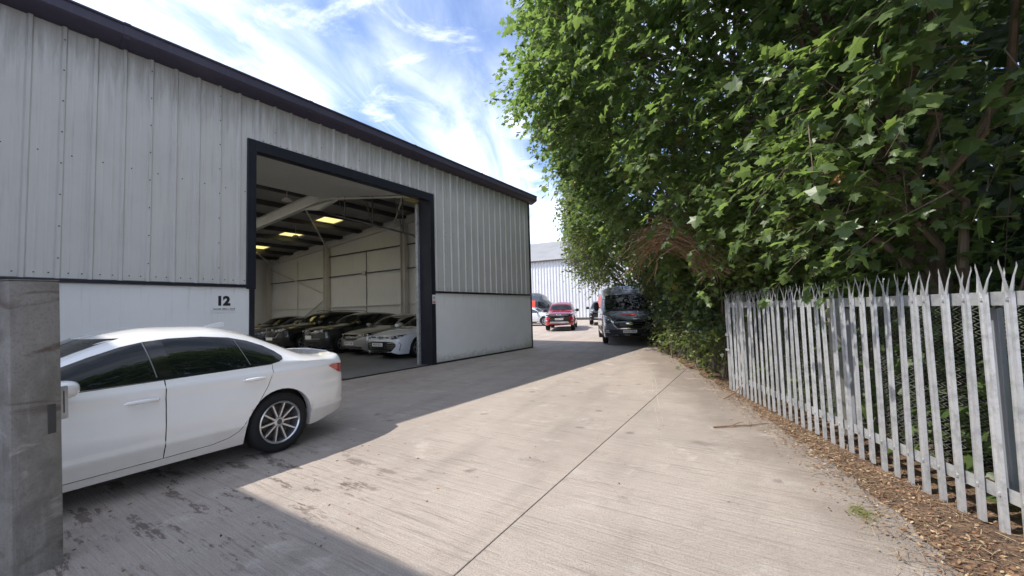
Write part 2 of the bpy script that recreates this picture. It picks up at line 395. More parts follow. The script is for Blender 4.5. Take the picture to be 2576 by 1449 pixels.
# ================================================================ WAREHOUSE (unit 12)
wh = empty('warehouse', (XW, 6.8, 0), 0, 'grey ribbed metal warehouse with white plinth and open black-framed doorway', 'warehouse')
def cladding_mat(name, base, stain=True):
    m = principled(name, base, .5, 0, .4); n = NT(m)
    co = n.coord('World'); a = n.noise(co, 1.6, 6, .6); st = n.noise(n.coord('World', (6, 6, .28)), 2.6, 5, .65)
    fine = n.noise(co, 30, 4, .6)
    c = n.mix(n.math('MULTIPLY', n.rng(a, .4, .75), .35), base, tuple(x * .8 for x in base))
    c = n.mix(n.math('MULTIPLY', n.rng(st, .5, .75), .4), c, (base[0] * .62, base[1] * .6, base[2] * .54))
    if stain:      # run-down dirt from the gutter
        g = n.node('ShaderNodeNewGeometry'); sx = n.node('ShaderNodeSeparateXYZ'); n.lk(g.outputs['Position'], sx.inputs[0])
        s2 = n.noise(n.coord('World', (5, 5, .5)), 2.1, 6, .7)
        top = n.rng(n.math('ADD', sx.outputs[2], n.math('MULTIPLY', s2, 1.6)), 5.75, 6.75)
        c = n.mix(n.math('MULTIPLY', top, .62), c, (.13, .115, .085))
    n.col(c); n.rough(n.math('ADD', n.math('MULTIPLY', fine, .25), .34)); n.bump(fine, .04, .003)
    return m
CLAD = cladding_mat('grey_cladding', (.60, .595, .57))
def render_mat():
    m = principled('white_render', (.83, .83, .82), .8, 0, .3); n = NT(m); co = n.coord('World')
    g = n.node('ShaderNodeNewGeometry'); sx = n.node('ShaderNodeSeparateXYZ'); n.lk(g.outputs['Position'], sx.inputs[0])
    a = n.noise(co, 1.1, 6, .6); st = n.noise(n.coord('World', (7, 7, .35)), 2.0, 6, .68); f = n.noise(co, 45, 4, .6)
    c = n.mix(n.math('MULTIPLY', n.rng(a, .4, .72), .35), (.83, .83, .82), (.70, .71, .69))
    run = n.math('MULTIPLY', n.rng(st, .50, .72), n.rng(n.math('ADD', sx.outputs[2], n.math('MULTIPLY', a, .9)), 1.5, 2.5)); c = n.mix(n.math('MULTIPLY', run, .3), c, (.40, .38, .31))
    sp_ = n.noise(co, 6, 7, .7); spl = n.rng(n.math('SUBTRACT', sx.outputs[2], n.math('MULTIPLY', sp_, .55)), .02, -.24); c = n.mix(n.math('MULTIPLY', spl, .6), c, (.36, .33, .27))
    alg = n.math('MULTIPLY', n.rng(sx.outputs[1], 13.2, 14.2), n.rng(n.math('ADD', sx.outputs[2], n.math('MULTIPLY', sp_, .6)), 1.0, .35)); c = n.mix(n.math('MULTIPLY', alg, .6), c, (.42, .42, .24))
    sc_ = n.noise(n.coord('World', (1, 1.2, 9)), 3.0, 6, .7); c = n.mix(n.math('MULTIPLY', n.rng(sc_, .66, .72), .3), c, (.42, .41, .39))
    n.col(c); n.bump(n.math('ADD', f, a), .16, .006); return m
RENDER = render_mat()
RPITCH, RIB0 = 1 / 3, 10.61
def rib_sheet(y0, y1, z0, z1, ribs, x=0., rh=.032, flip=1, swage=True):
    """profiled sheet in the plane x, ribs standing out along +x."""
    pr = [(y0, 0)]
    pts = []
    for r in ribs:
        pts.append((r, [(-.038, 0), (-.018, rh), (.018, rh), (.038, 0)]))
        if swage:
            for q in (RPITCH / 3, 2 * RPITCH / 3): pts.append((r + q, [(-.016, 0), (-.007, .0014), (.007, .0014), (.016, 0)]))
    for r, pp in sorted(pts, key=lambda t: t[0]):
        if r + pp[0][0] > y0 + .001 and r + pp[-1][0] < y1 - .001: pr += [(r + a, b) for a, b in pp]
    pr.append((y1, 0)); V = []; F = []
    for i, (y, d) in enumerate(pr):
        V += [(x + d * flip, y, z0), (x + d * flip, y, z1)]
        if i: F.append((2*i-2, 2*i, 2*i+1, 2*i-1))
    return V, F
Y0, Y1 = -1.6, 14.28
DOOR0, DOOR1, DTOP, PL, EAVE = 3.91, 8.67, 4.80, 2.08, 5.88
ribs = [RIB0 + RPITCH * k for k in range(-40, 14)]
def panels(ya, yb, z0, z1, parent=wh, x=XW, mat=CLAD):
    """one-metre cover sheets laid side by side"""
    y = RIB0 - 15 - .06
    while y < yb:
        a, b = max(y, ya), min(y + 1, yb)
        if b - a > .05:
            V, F = rib_sheet(a + .0015, b - .0015, z0, z1, ribs, x)
            link('cladding_panel', MB().add(V, F).mesh('cladding_panel', mat, off=parent.location), None, parent)
        y += 1
panels(Y0, DOOR0 - .16, PL + .05, EAVE); panels(DOOR0 - .16, DOOR1 + .16, DTOP + .2, EAVE); panels(DOOR1 + .16, Y1 - .03, PL + .05, EAVE)
# wall core behind the sheets, painted inside
LINING = weathered('cream_lining', (.76, .745, .72), (.62, .60, .57), .7, .9, .5, .03)
def core(y0, y1, z0, z1): MB().box(XW - .012, XW - .16, y0, y1, z0, z1).build('wall_core', LINING, wh, world=True)
core(Y0, DOOR0 - .07, PL - .02, EAVE + .02); core(DOOR0 - .07, DOOR1 + .07, DTOP + .122, EAVE + .02); core(DOOR1 + .07, Y1 - .16, PL - .02, EAVE + .02)
for a, b in ((Y0, DOOR0 - .02), (DOOR1 + .12, Y1 - .05)):
    MB().box(XW + .012, XW - .2, a, b, .05, PL).build('plinth_wall', RENDER, wh, bevel=.006, world=True)
MB().box(XW + .02, XW - .2, DOOR1 + .12, Y1 - .05, -.02, .05).build('plinth_strip', BLACK_TRIM, wh, world=True)
MB().box(XW + .02, XW - .2, Y0, DOOR0 - .02, -.02, .05).build('plinth_strip', BLACK_TRIM, wh, world=True)
for a, b in ((Y0, DOOR0 - .162), (DOOR1 + .162, Y1 + .01)):   # drip flashing
    MB().prism([(XW - .01, PL + .07), (XW + .05, PL + .055), (XW + .055, PL + .005), (XW + .047, PL + .005), (XW + .042, PL + .045), (XW - .01, PL + .06)], a, b, 'y').build('drip_flashing', BLACK_TRIM, wh, world=True)
MB().box(XW + .036, XW - .02, Y1 - .052, Y1 + .03, PL + .08, EAVE).box(XW + .024, XW - .02, Y1 - .048, Y1 + .03, -.02, PL - .002).build('corner_trim', BLACK_TRIM, wh, bevel=.004, world=True)
# door surround
MB().box(XW + .045, XW - .02, DOOR0 - .16, DOOR0, PL - .02, DTOP + .22).build('jamb_trim', BLACK_TRIM, wh, bevel=.004, world=True)
MB().box(XW + .03, XW - .02, DOOR0 - .11, DOOR0 - .012, -.02, PL - .022).build('jamb_trim', BLACK_TRIM, wh, bevel=.004, world=True)
MB().box(XW + .045, XW - .02, DOOR1, DOOR1 + .16, -.02, DTOP + .22).build('jamb_trim', BLACK_TRIM, wh, bevel=.004, world=True)
MB().box(XW + .0445, XW - .02, DOOR0 + .002, DOOR1 - .002, DTOP, DTOP + .219).build('lintel_trim', BLACK_TRIM, wh, bevel=.004, world=True)
MB().box(XW - .022, XW - .44, DOOR1 + .001, DOOR1 + .07, -.02, DTOP + .05).build('door_reveal', BLACK_TRIM, wh, world=True)
MB().box(XW - .022, XW - .44, DOOR0 - .07, DOOR0 - .001, -.02, DTOP + .05).build('door_reveal', BLACK_TRIM, wh, world=True)
MB().box(XW - .022, XW - .30, DOOR0 - .069, DOOR1 + .069, DTOP + .051, DTOP + .12).build('door_soffit', BLACK_TRIM, wh, world=True)
# gutter and fascia
GUT = weathered('gutter_paint', (.052, .046, .075), (.085, .075, .10), .45, 1.2, .7, .02)
gp = [(XW - .03, EAVE - .04), (XW + .06, EAVE - .02), (XW + .22, EAVE + .055), (XW + .26, EAVE + .10), (XW + .26, EAVE + .235), (XW + .285, EAVE + .25), (XW + .285, EAVE + .275), (XW + .25, EAVE + .275), (XW + .24, EAVE + .12), (XW - .03, EAVE + .06)]
yj = [Y0, 1.9, 4.9, 7.9, 10.9, Y1 + .28]
for i in range(5):
    MB().prism(gp, yj[i] + .002, yj[i+1] - .002, 'y').build('gutter_length', GUT, wh, smooth=True, angle=R(30), world=True)
for y in yj[1:-1]:
    MB().prism([(x + (.008 if x > XW + .1 else 0), z - (.006 if z < EAVE + .1 else -.004)) for x, z in gp], y - .04, y + .04, 'y').build('gutter_joint', GUT, wh, world=True)
# screws in the sheets
sw = MB()
def screw(y, z, d=0.): sw.box(XW + d - .001, XW + d + .007, y - .008, y + .008, z - .008, z + .008)
k = 0
for i, r in enumerate(ribs):
    if r < Y0 + .1 or r > Y1 - .1: continue
    in_door = DOOR0 - .2 < r < DOOR1 + .2
    if i % 3 == 0:
        for z in np.arange(PL + .35 if not in_door else DTOP + .5, EAVE - .2, .46): screw(r + .0, z, .032)
    for q in (.11, .25):
        if in_door and DOOR0 - .2 < r + q < DOOR1 + .2: screw(r + q, DTOP + .26)
        else:
            screw(r + q, PL + .14)
            if q < .2: screw(r + q, 3.95)
so_ = sw.build('screw_heads', principled('screw_head', (.03, .03, .035), .5), wh, world=True); tag(so_, kind='stuff')
# roof, with translucent strips
RX, RZ = -14.7, 6.47
zfront = lambda x: RZ - .072 * (x - RX); zback = lambda x: RZ - .075 * (RX - x)
zr_ = lambda x: zfront(x) if x > RX else zback(x)
ROOF = weathered('roof_sheet', (.34, .34, .35), (.22, .22, .22), .6, 1, .5, .03)
ROOFIN = weathered('roof_lining', (.30, .295, .29), (.22, .215, .21), .7, 1, .6, .02)
tl = bpy.data.materials.new('added_rooflight_sheet'); tl.use_nodes = True
b_ = tl.node_tree.nodes['Principled BSDF']; tr = tl.node_tree.nodes.new('ShaderNodeBsdfTranslucent'); tr.inputs[0].default_value = (.97, .965, .90, 1)
mx_ = tl.node_tree.nodes.new('ShaderNodeMixShader'); mx_.inputs[0].default_value = .94; b_.inputs['Base Color'].default_value = (.8, .75, .5, 1)
tl.node_tree.links.new(b_.outputs[0], mx_.inputs[1]); tl.node_tree.links.new(tr.outputs[0], mx_.inputs[2])
tl.node_tree.links.new(mx_.outputs[0], tl.node_tree.nodes['Material Output'].inputs[0])
XB = -29.3
tl2 = tl.copy(); tl2.name = 'aged_rooflight_sheet'
for q_ in tl2.node_tree.nodes:
    if q_.type == 'BSDF_TRANSLUCENT': q_.inputs[0].default_value = (.74, .68, .40, 1)
    if q_.type == 'MIX_SHADER': q_.inputs[0].default_value = .97
bands = [(Y0 - .1, -1.0, 0), (-1.0, 1.2, 1), (1.2, 2.4, 0), (2.4, 4.6, 1), (4.6, 5.4, 0), (5.4, 7.0, 1), (7.0, 11.3, 0), (11.3, 12.35, 1), (12.35, Y1 + .2, 0)]  # translucent strips before the last are unseen, added to brighten the interior
def slope(y0, y1, xa, xb, mat, name, up=0.):
    za, zb = zr_(xa) + up, zr_(xb) + up
    MB().add([(xa, y0, za), (xa, y1, za), (xb, y1, zb), (xb, y0, zb), (xa, y0, za + .04), (xa, y1, za + .04), (xb, y1, zb + .04), (xb, y0, zb + .04)],
             [(0,3,2,1),(4,5,6,7),(0,1,5,4),(1,2,6,5),(2,3,7,6),(3,0,4,7)]).build(name, mat, wh, world=True)
for a, b, li in bands:
    if not li:
        slope(a, b, XW + .12, RX + .001, ROOF, 'roof_sheet', .06); slope(a, b, RX - .001, XB - .15, ROOF, 'roof_sheet', .06)
        slope(a, b, XW - .02, RX + .001, ROOFIN, 'roof_lining', .01); slope(a, b, RX - .001, XB, ROOFIN, 'roof_lining', .01)
    else:
        cuts = [(-11.5, -12.8), (-17.6, -19.1), (-21.25, -22.6), (-24.9, -26.3)] if a > 11 else [(XW - 1, RX + .5), (RX - 1, XB + 1.2)]
        for xa, xb in cuts: slope(a + .002, b - .002, xa, xb, tl2 if a > 11 else tl, 'real_or_added_rooflight', .05)
        fill = [XW + .12] + [q for c_ in cuts for q in c_] + [XB - .15]
        for xa, xb in zip(fill[::2], fill[1::2]):
            for q0, q1 in ([(xa, RX), (RX, xb)] if xb < RX < xa else [(xa, xb)]): slope(a + .001, b - .001, q0, q1, ROOFIN, 'roof_sheet', .03)
MB().prism([(RX - .3, zback(RX - .3) + .11), (RX, RZ + .13), (RX + .3, zfront(RX + .3) + .11)], Y0 - .1, Y1 + .2, 'y').build('ridge_cap', ROOF, wh, world=True)
# other walls
def gable(y0, y1, name, mat):
    MB().prism([(XW - .165, -.05), (XB, -.05), (XB, zback(XB)), (RX, RZ), (XW - .165, zfront(XW))], y0, y1, 'y').build(name, mat, wh, world=True)
gable(Y1 - .155, Y1 - .03, 'gable_lining', LINING); gable(Y1 - .028, Y1, 'gable_cladding', CLAD)
gable(Y0, Y0 + .12, 'gable_lining', LINING)
MB().box(XB, XB - .15, Y0, Y1, -.05, zback(XB) + .02).build('back_wall', LINING, wh, world=True)
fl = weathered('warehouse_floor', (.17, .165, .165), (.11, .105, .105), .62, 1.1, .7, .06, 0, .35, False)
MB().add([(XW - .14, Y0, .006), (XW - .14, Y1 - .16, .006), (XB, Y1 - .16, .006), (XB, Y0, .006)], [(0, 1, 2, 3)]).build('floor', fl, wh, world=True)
# frames
for y in (-1.3, 3.80, 8.92):
    f = MB()
    f.ibeam((XW - .32, y, zfront(XW - .3) - .42), (RX, y, RZ - .44), .2, .42); f.ibeam((RX, y, RZ - .44), (XB + .2, y, zback(XB + .2) - .42), .2, .42)
    f.build('rafter', STEEL_CREAM, wh, world=True)
    h = MB().prism([(RX + 1.1, zfront(RX + 1.1) - .66), (RX, RZ - .95), (RX - 1.1, zback(RX - 1.1) - .66)], y - .06, y + .06, 'y').build('haunch', STEEL_CREAM, wh, world=True)
    for xc in (XW - .32, XB + .2):
        MB().ibeam((xc, y, 0), (xc, y, zr_(xc) - .3), .2, .3, .015, (1, 0, 0)).build('column', STEEL_CREAM, wh, world=True)
yg = Y1 - .16
f = MB().bar((XW - .3, yg - .12, zfront(XW - .3) - .33), (RX, yg - .12, RZ - .33), .16, .24); f.bar((RX, yg - .12, RZ - .33), (XB + .2, yg - .12, zback(XB + .2) - .33), .16, .24)
f.build('rafter', STEEL_CREAM, wh, world=True)
for xc in (-15.7, -22.3, XB + .3, XW - .35):
    MB().ibeam((xc, yg - .16, 0), (xc, yg - .16, zr_(xc) - .32), .26, .3, .02, (1, 0, 0)).build('column', STEEL_CREAM, wh, world=True)
for z in (1.98, 3.74, 4.92):
    for xa, xb in ((XW - .5, -15.55), (-15.85, -22.15), (-22.45, XB + .45)):
        if z > 4.5 and xb < -26: continue
        MB().bar((xa, yg - .06, z), (xb, yg - .06, z), .10, .05).build('girt', DARK_STEEL if z > 2.5 else STEEL_CREAM, wh, world=True)
for xv in (-18.8, -25.6, -12.4):
    MB().tube([(xv, yg - .05, .2), (xv, yg - .05, 4.95)], .02, 8).build('conduit', DARK_STEEL if xv > -20 else STEEL_CREAM, wh, world=True)
MB().box(-18.82, -19.08, yg - .14, yg - .01, 3.62, 3.86).build('junction_box', STEEL_CREAM, wh, bevel=.01, world=True)
for a, b in (((-28.9, 4.73), (-22.5, 2.74)), ((-22.5, 2.5), (-27.5, .15))):
    MB().tube([(a[0], yg - .14, a[1]), (b[0], yg - .14, b[1])], .045, 8).build('wind_brace', STEEL_CREAM, wh, smooth=True, world=True)
for a, b in (((-16.2, 9.1), (-22.2, 13.8)), ((-22.4, 9.1), (-28.6, 13.8)), ((-16.2, 13.8), (-10, 9.1))):
    MB().tube([(a[0], a[1], zr_(a[0]) - .3), (b[0], b[1], zr_(b[0]) - .3)], .04, 8).build('roof_brace', STEEL_CREAM, wh, smooth=True, world=True)
px = [-9.6, -11.3, -12.9, -14.4, -15.7, -17.45, -19.2, -20.95, -22.7, -24.45, -26.2, -27.95]
for x in px:
    z = zr_(x); MB().box(x - .008, x + .008, Y0 + .1, yg, z - .2, z - .004).box(x - .07, x + .008, Y0 + .1, yg, z - .215, z - .2005).build('purlin', DARK_STEEL, wh, world=True)
# opened sectional door riding up under the roof, with its tracks
n_s = 8; A_ = Vector((-9.45, 0, 5.13)); B_ = Vector((-14.3, 0, 5.90))
LEAF = weathered('door_leaf', (.60, .585, .55), (.48, .46, .43), .5, 1.5, .4, .02)
for i in range(n_s):
    a, b = A_.lerp(B_, i / n_s), A_.lerp(B_, (i + 1) / n_s); u = (b - a).normalized() * .004
    MB().bar((a.x + u.x, (DOOR0 + DOOR1) / 2, a.z + u.z), (b.x - u.x, (DOOR0 + DOOR1) / 2, b.z - u.z), DOOR1 - DOOR0 - .1, .045).build('door_section', LEAF, wh, world=True)
for y in (DOOR0 + .02, DOOR1 - .03):
    t = MB(); pts = [(XW - .47, y, 0), (XW - .47, y, 3.5), (XW - .52, y, 3.75), (XW - .66, y, 3.86), (-13.6, y, 5.16)]
    t.tube(pts, .028, 6); t.build('door_track', DARK_STEEL, wh, world=True)
    for x, z in ((-9.76, 4.0), (-11.2, 4.42), (-12.7, 4.88)):
        MB().bar((x, y, z), (x, y, zr_(x) - .02), .035, .035).bar((x, y, z), (x - .55, y, zr_(x) - .3), .025, .025).build('track_hanger', DARK_STEEL, wh, world=True)
    MB().tube([(-9.5, y, 5.07), (-14.3, y, 5.82)], .035, 6).build('door_rail', STEEL_CREAM, wh, world=True)
MB().box(XW - .42, XW - .52, DOOR1 - .075, DOOR1 - .005, 0, 4.75).build('door_guide', GALV, wh, world=True)
for x, y in ((-13.4, 7.7), (-15.3, 8.0), (-20.2, 11.0), (-12, 12.2)):
    MB().lathe([(.0, .12), (.1, .1), (.19, 0), (.17, 0), (.0, .05)], 20, 'z', (x, y, zr_(x) - .62)).tube([(x, y, zr_(x) - .5), (x, y, zr_(x))], .01, 6).build('bay_light', STEEL_CREAM, wh, smooth=True, world=True)
# door-side signs and number plate board: things of their own
sgn = empty('number_sign', (XW + .014, 3.36, 1.62), 0, 'white number 12 sign on the plinth beside the doorway', 'sign')
SIGNW = principled('sign_white', (.80, .80, .80), .35)
MB().box(0, .006, -.215, .215, 0, .33).build('board', SIGNW, sgn)
def put_text(body, size, loc, parent, mat, bold=0., xa=(0, 1, 0), ya=(0, 0, 1), name='lettering'):
    me = text_mesh(body, size, bold).copy(); me.materials.clear(); me.materials.append(mat)
    o = bpy.data.objects.new(name, me); col.objects.link(o); o.parent = parent
    o.matrix_local = basis(xa, ya, Vector(xa).cross(Vector(ya)), loc); return o
put_text('12', .225, (.008, .0, .20), sgn, INK, .013)
for y0, y1 in ((-.155, -.035), (-.018, .09), (.105, .185)):      # the small line is too fine to read in the photograph
    mb = MB(); yy = y0
    while yy < y1: d = random.uniform(.007, .013); mb.box(.0065, .0078, yy, yy + d, .05, .05 + random.uniform(.014, .024)); yy += d + .004
    mb.build('small_print', INK, sgn)
MB().box(.0065, .008, -.19, .19, .028, .031).build('rule', INK, sgn)
ns = empty('warning_sign', (XW + .047, DOOR1 + .085, 1.77), 0, 'small no-smoking notice on the black door jamb', 'sign')
MB().box(0, .004, -.065, .065, 0, .26).build('board', SIGNW, ns)
RED = principled('sign_red', (.55, .02, .02), .5)
ring = MB()
for k in range(24):
    a, b = 2 * math.pi * k / 24, 2 * math.pi * (k + 1) / 24
    ring.add([(.0055, .045 * math.cos(t) * s, .17 + .045 * math.sin(t) * s) for t in (a, b) for s in (1, .78)], [(0, 1, 3, 2)])
ring.add([(.0055, -.034, .197), (.0055, -.027, .204), (.0055, .034, .143), (.0055, .027, .136)], [(0, 1, 2, 3)])
ring.build('prohibition_ring', principled('sign_grey', (.08, .09, .09), .5), ns); MB().box(.0045, .006, -.05, .05, .02, .085).build('red_panel', RED, ns)
for z in (.035, .052, .067): MB().box(.0065, .0072, -.04, .04, z, z + .007).build('small_print', SIGNW, ns)
MB().box(.0045, .0055, -.028, .02, .165, .175).build('cigarette', INK, ns)

# neighbouring unit behind the camera: its gable shades the near left of the yard
nu = empty('neighbouring_unit', (-13, -9, 0), 0, 'grey metal clad unit behind the viewpoint shading the near yard', 'warehouse')
NX0, NX1, NY0, NY1, NH = -22, -4.6, -16, -1.82, 7.0
MB().box(NX0, NX1, NY0, NY1, -.05, 2.1).build('plinth_wall', RENDER, nu, world=True)
MB().box(NX0 + .03, NX1 - .03, NY0 + .03, NY1 - .03, 2.102, NH).build('upper_wall', CLAD, nu, world=True)
MB().box(NX0 - .1, NX1 + .02, NY0 - .1, NY1 + .01, NH + .002, NH + .12).build('roof', ROOF, nu, world=True)

# ================================================================ BACKGROUND BUILDING
bgd = Vector((.995, .10, 0)); bgn = Vector((.10, -.995, 0)); B0 = Vector((-17, 37.8, 0))
bb = empty('far_warehouse', B0, math.atan2(.10, .995), 'white ribbed warehouse with pale grey roof beyond the parked pickups', 'warehouse')
WHITE_CLAD = weathered('white_cladding', (.66, .67, .68), (.46, .47, .47), .5, .8, .4, .03)
zb0 = gz(37) - .05; EV = 6.55
bx0, bx1 = -24, 16
# each sheet one metre wide, ribs as geometry
def far_sheet(a, b):
    V = []; F = []; pr = []
    t = a
    while t < b - .01:
        pr += [(t, 0), (t + .20, 0), (t + .225, -.06), (t + .305, -.06), (t + .333, 0)]; t += 1 / 3
    for i, (x, d) in enumerate(pr):
        V += [(x, d, zb0 + .3), (x, d, EV)]
        if i: F.append((2*i-2, 2*i, 2*i+1, 2*i-1))
    return MB().add(V, F)
fs = far_sheet(0, 1).mesh('cladding_panel', WHITE_CLAD)
for k in range(bx0, bx1): o = link('cladding_panel', fs, None, bb); o.location = (k, 0, 0)
MB().box(bx0, bx1, .012, .2, zb0 - .3, EV).build('wall_core', WHITE_CLAD, bb)
MB().box(bx0, bx1, -.03, .01, zb0 - .3, zb0 + .3).build('plinth_strip', DARK_STEEL, bb)
fr = weathered('far_roof', (.33, .33, .33), (.22, .22, .215), .7, .6, .6, .05)
rv = []; rf = []
i = 0; t = bx0
while t < bx1:
    for q, d in ((0, 0), (.10, .05), (.2, 0)):
        rv += [(t + q, -.22, EV + .05 + d), (t + q, 9, EV + 3.5 + d)]
    t += .2
for i in range(1, len(rv) // 2): rf.append((2*i-2, 2*i, 2*i+1, 2*i-1))
MB().add(rv, rf).build('roof', fr, bb)
MB().box(bx0, bx1, -.30, -.16, EV - .06, EV + .07).build('gutter', DARK_STEEL, bb)
MB().prism([(.2, zb0 - .3), (18, zb0 - .3), (18, EV), (9, EV + 3.45), (.2, EV)], bx1 - .2, bx1, 'x').build('gable_wall', WHITE_CLAD, bb)
# ================================================================ VEHICLES
def pchip(kn):
    kn = sorted(kn); x = np.array([k[0] for k in kn], float); y = np.array([k[1] for k in kn], float)
    h = np.diff(x); d = np.diff(y) / h; m = np.zeros(len(x)); m[0], m[-1] = d[0], d[-1]
    for i in range(1, len(x) - 1):
        if d[i-1] * d[i] > 0:
            w1, w2 = 2*h[i] + h[i-1], h[i] + 2*h[i-1]; m[i] = (w1 + w2) / (w1/d[i-1] + w2/d[i])
    def f(q):
        q = min(max(q, x[0]), x[-1]); i = min(int(np.searchsorted(x, q, 'right')) - 1, len(x) - 2); i = max(i, 0)
        t = (q - x[i]) / h[i]
        return float((2*t**3 - 3*t*t + 1)*y[i] + (t**3 - 2*t*t + t)*h[i]*m[i] + (-2*t**3 + 3*t*t)*y[i+1] + (t**3 - t*t)*h[i]*m[i+1])
    return f
def template(nose, tail, xf, xr, W, hf, cowl, header, peak, rear, deck, zd, belt, wr, zb=.2, rw=.33, ra=None, **kw):
    """side and plan curves of a road vehicle; x forward, z up"""
    (xc, zc), (xh, zh), (xp, zp), (xe, ze), (xt, zt) = cowl, header, peak, rear, deck; bf, br = belt
    s = dict(nose=nose, tail=tail, xf=xf, xr=xr, W=W, rw=rw, ra=ra or rw + .055, wbase=zb)
    s['zt'] = [(nose, hf - .13), (nose - .05, hf - .05), (nose - .14, hf), (xc + .45*(nose - xc), hf + .62*(zc - hf)), (xc, zc), (xh, zh), (xp, zp), (xe, ze), (xt, zt), (tail + .1, zd), (tail + .03, zd - .03), (tail, zd - .1)]
    s['ze'] = [(nose, hf - .17), (nose - .05, hf - .11), (nose - .18, hf - .06), (xc, bf), ((xc + xt) / 2, (bf + br) / 2), (xt, br), (tail + .12, min(br, zd - .04)), (tail, min(br, zd - .04) - .1)]
    s['zr'] = [(nose, hf - .15), (nose - .05, hf - .07), (nose - .14, hf - .03), (xc + .3, max(bf, zc - .08)), (xc, max(bf + .03, zc - .05)), (xh, zh - .07), (xp, zp - .08), (xe, ze - .075), (xt, max(zt - .05, br + .01)), (tail + .1, zd - .03), (tail, zd - .13)]
    s['wr'] = [(nose, .52*W), (nose - .2, .74*W), (xc + .3, .80*W), (xc, .80*W), (xh, wr + .02), (xp, wr), (xe, wr + .005), (xt, kw.get('wt', .74*W)), (tail + .1, kw.get('wt', .74*W) * .97), (tail, .55*W)]
    s['w'] = [(nose, .62*W), (nose - .04, .74*W), (nose - .12, .85*W), (nose - .3, .945*W), (xf, .99*W), ((xf + xr) / 2, .985*W), (xr, W), (tail + .45, .97*W), (tail + .18, .90*W), (tail + .06, .82*W), (tail, .68*W)]
    s['zb'] = [(nose, zb + .08), (nose - .15, zb + .01), (nose - .5, zb), (tail + .5, zb + .03), (tail + .15, zb + .08), (tail, zb + .16)]
    s['zm'] = .52*(hf) + .12; s['tb'] = .07; s['ts'] = .055; s['bow'] = .02; s['bulge'] = .10; s['creases'] = []
    s.update(kw); return s

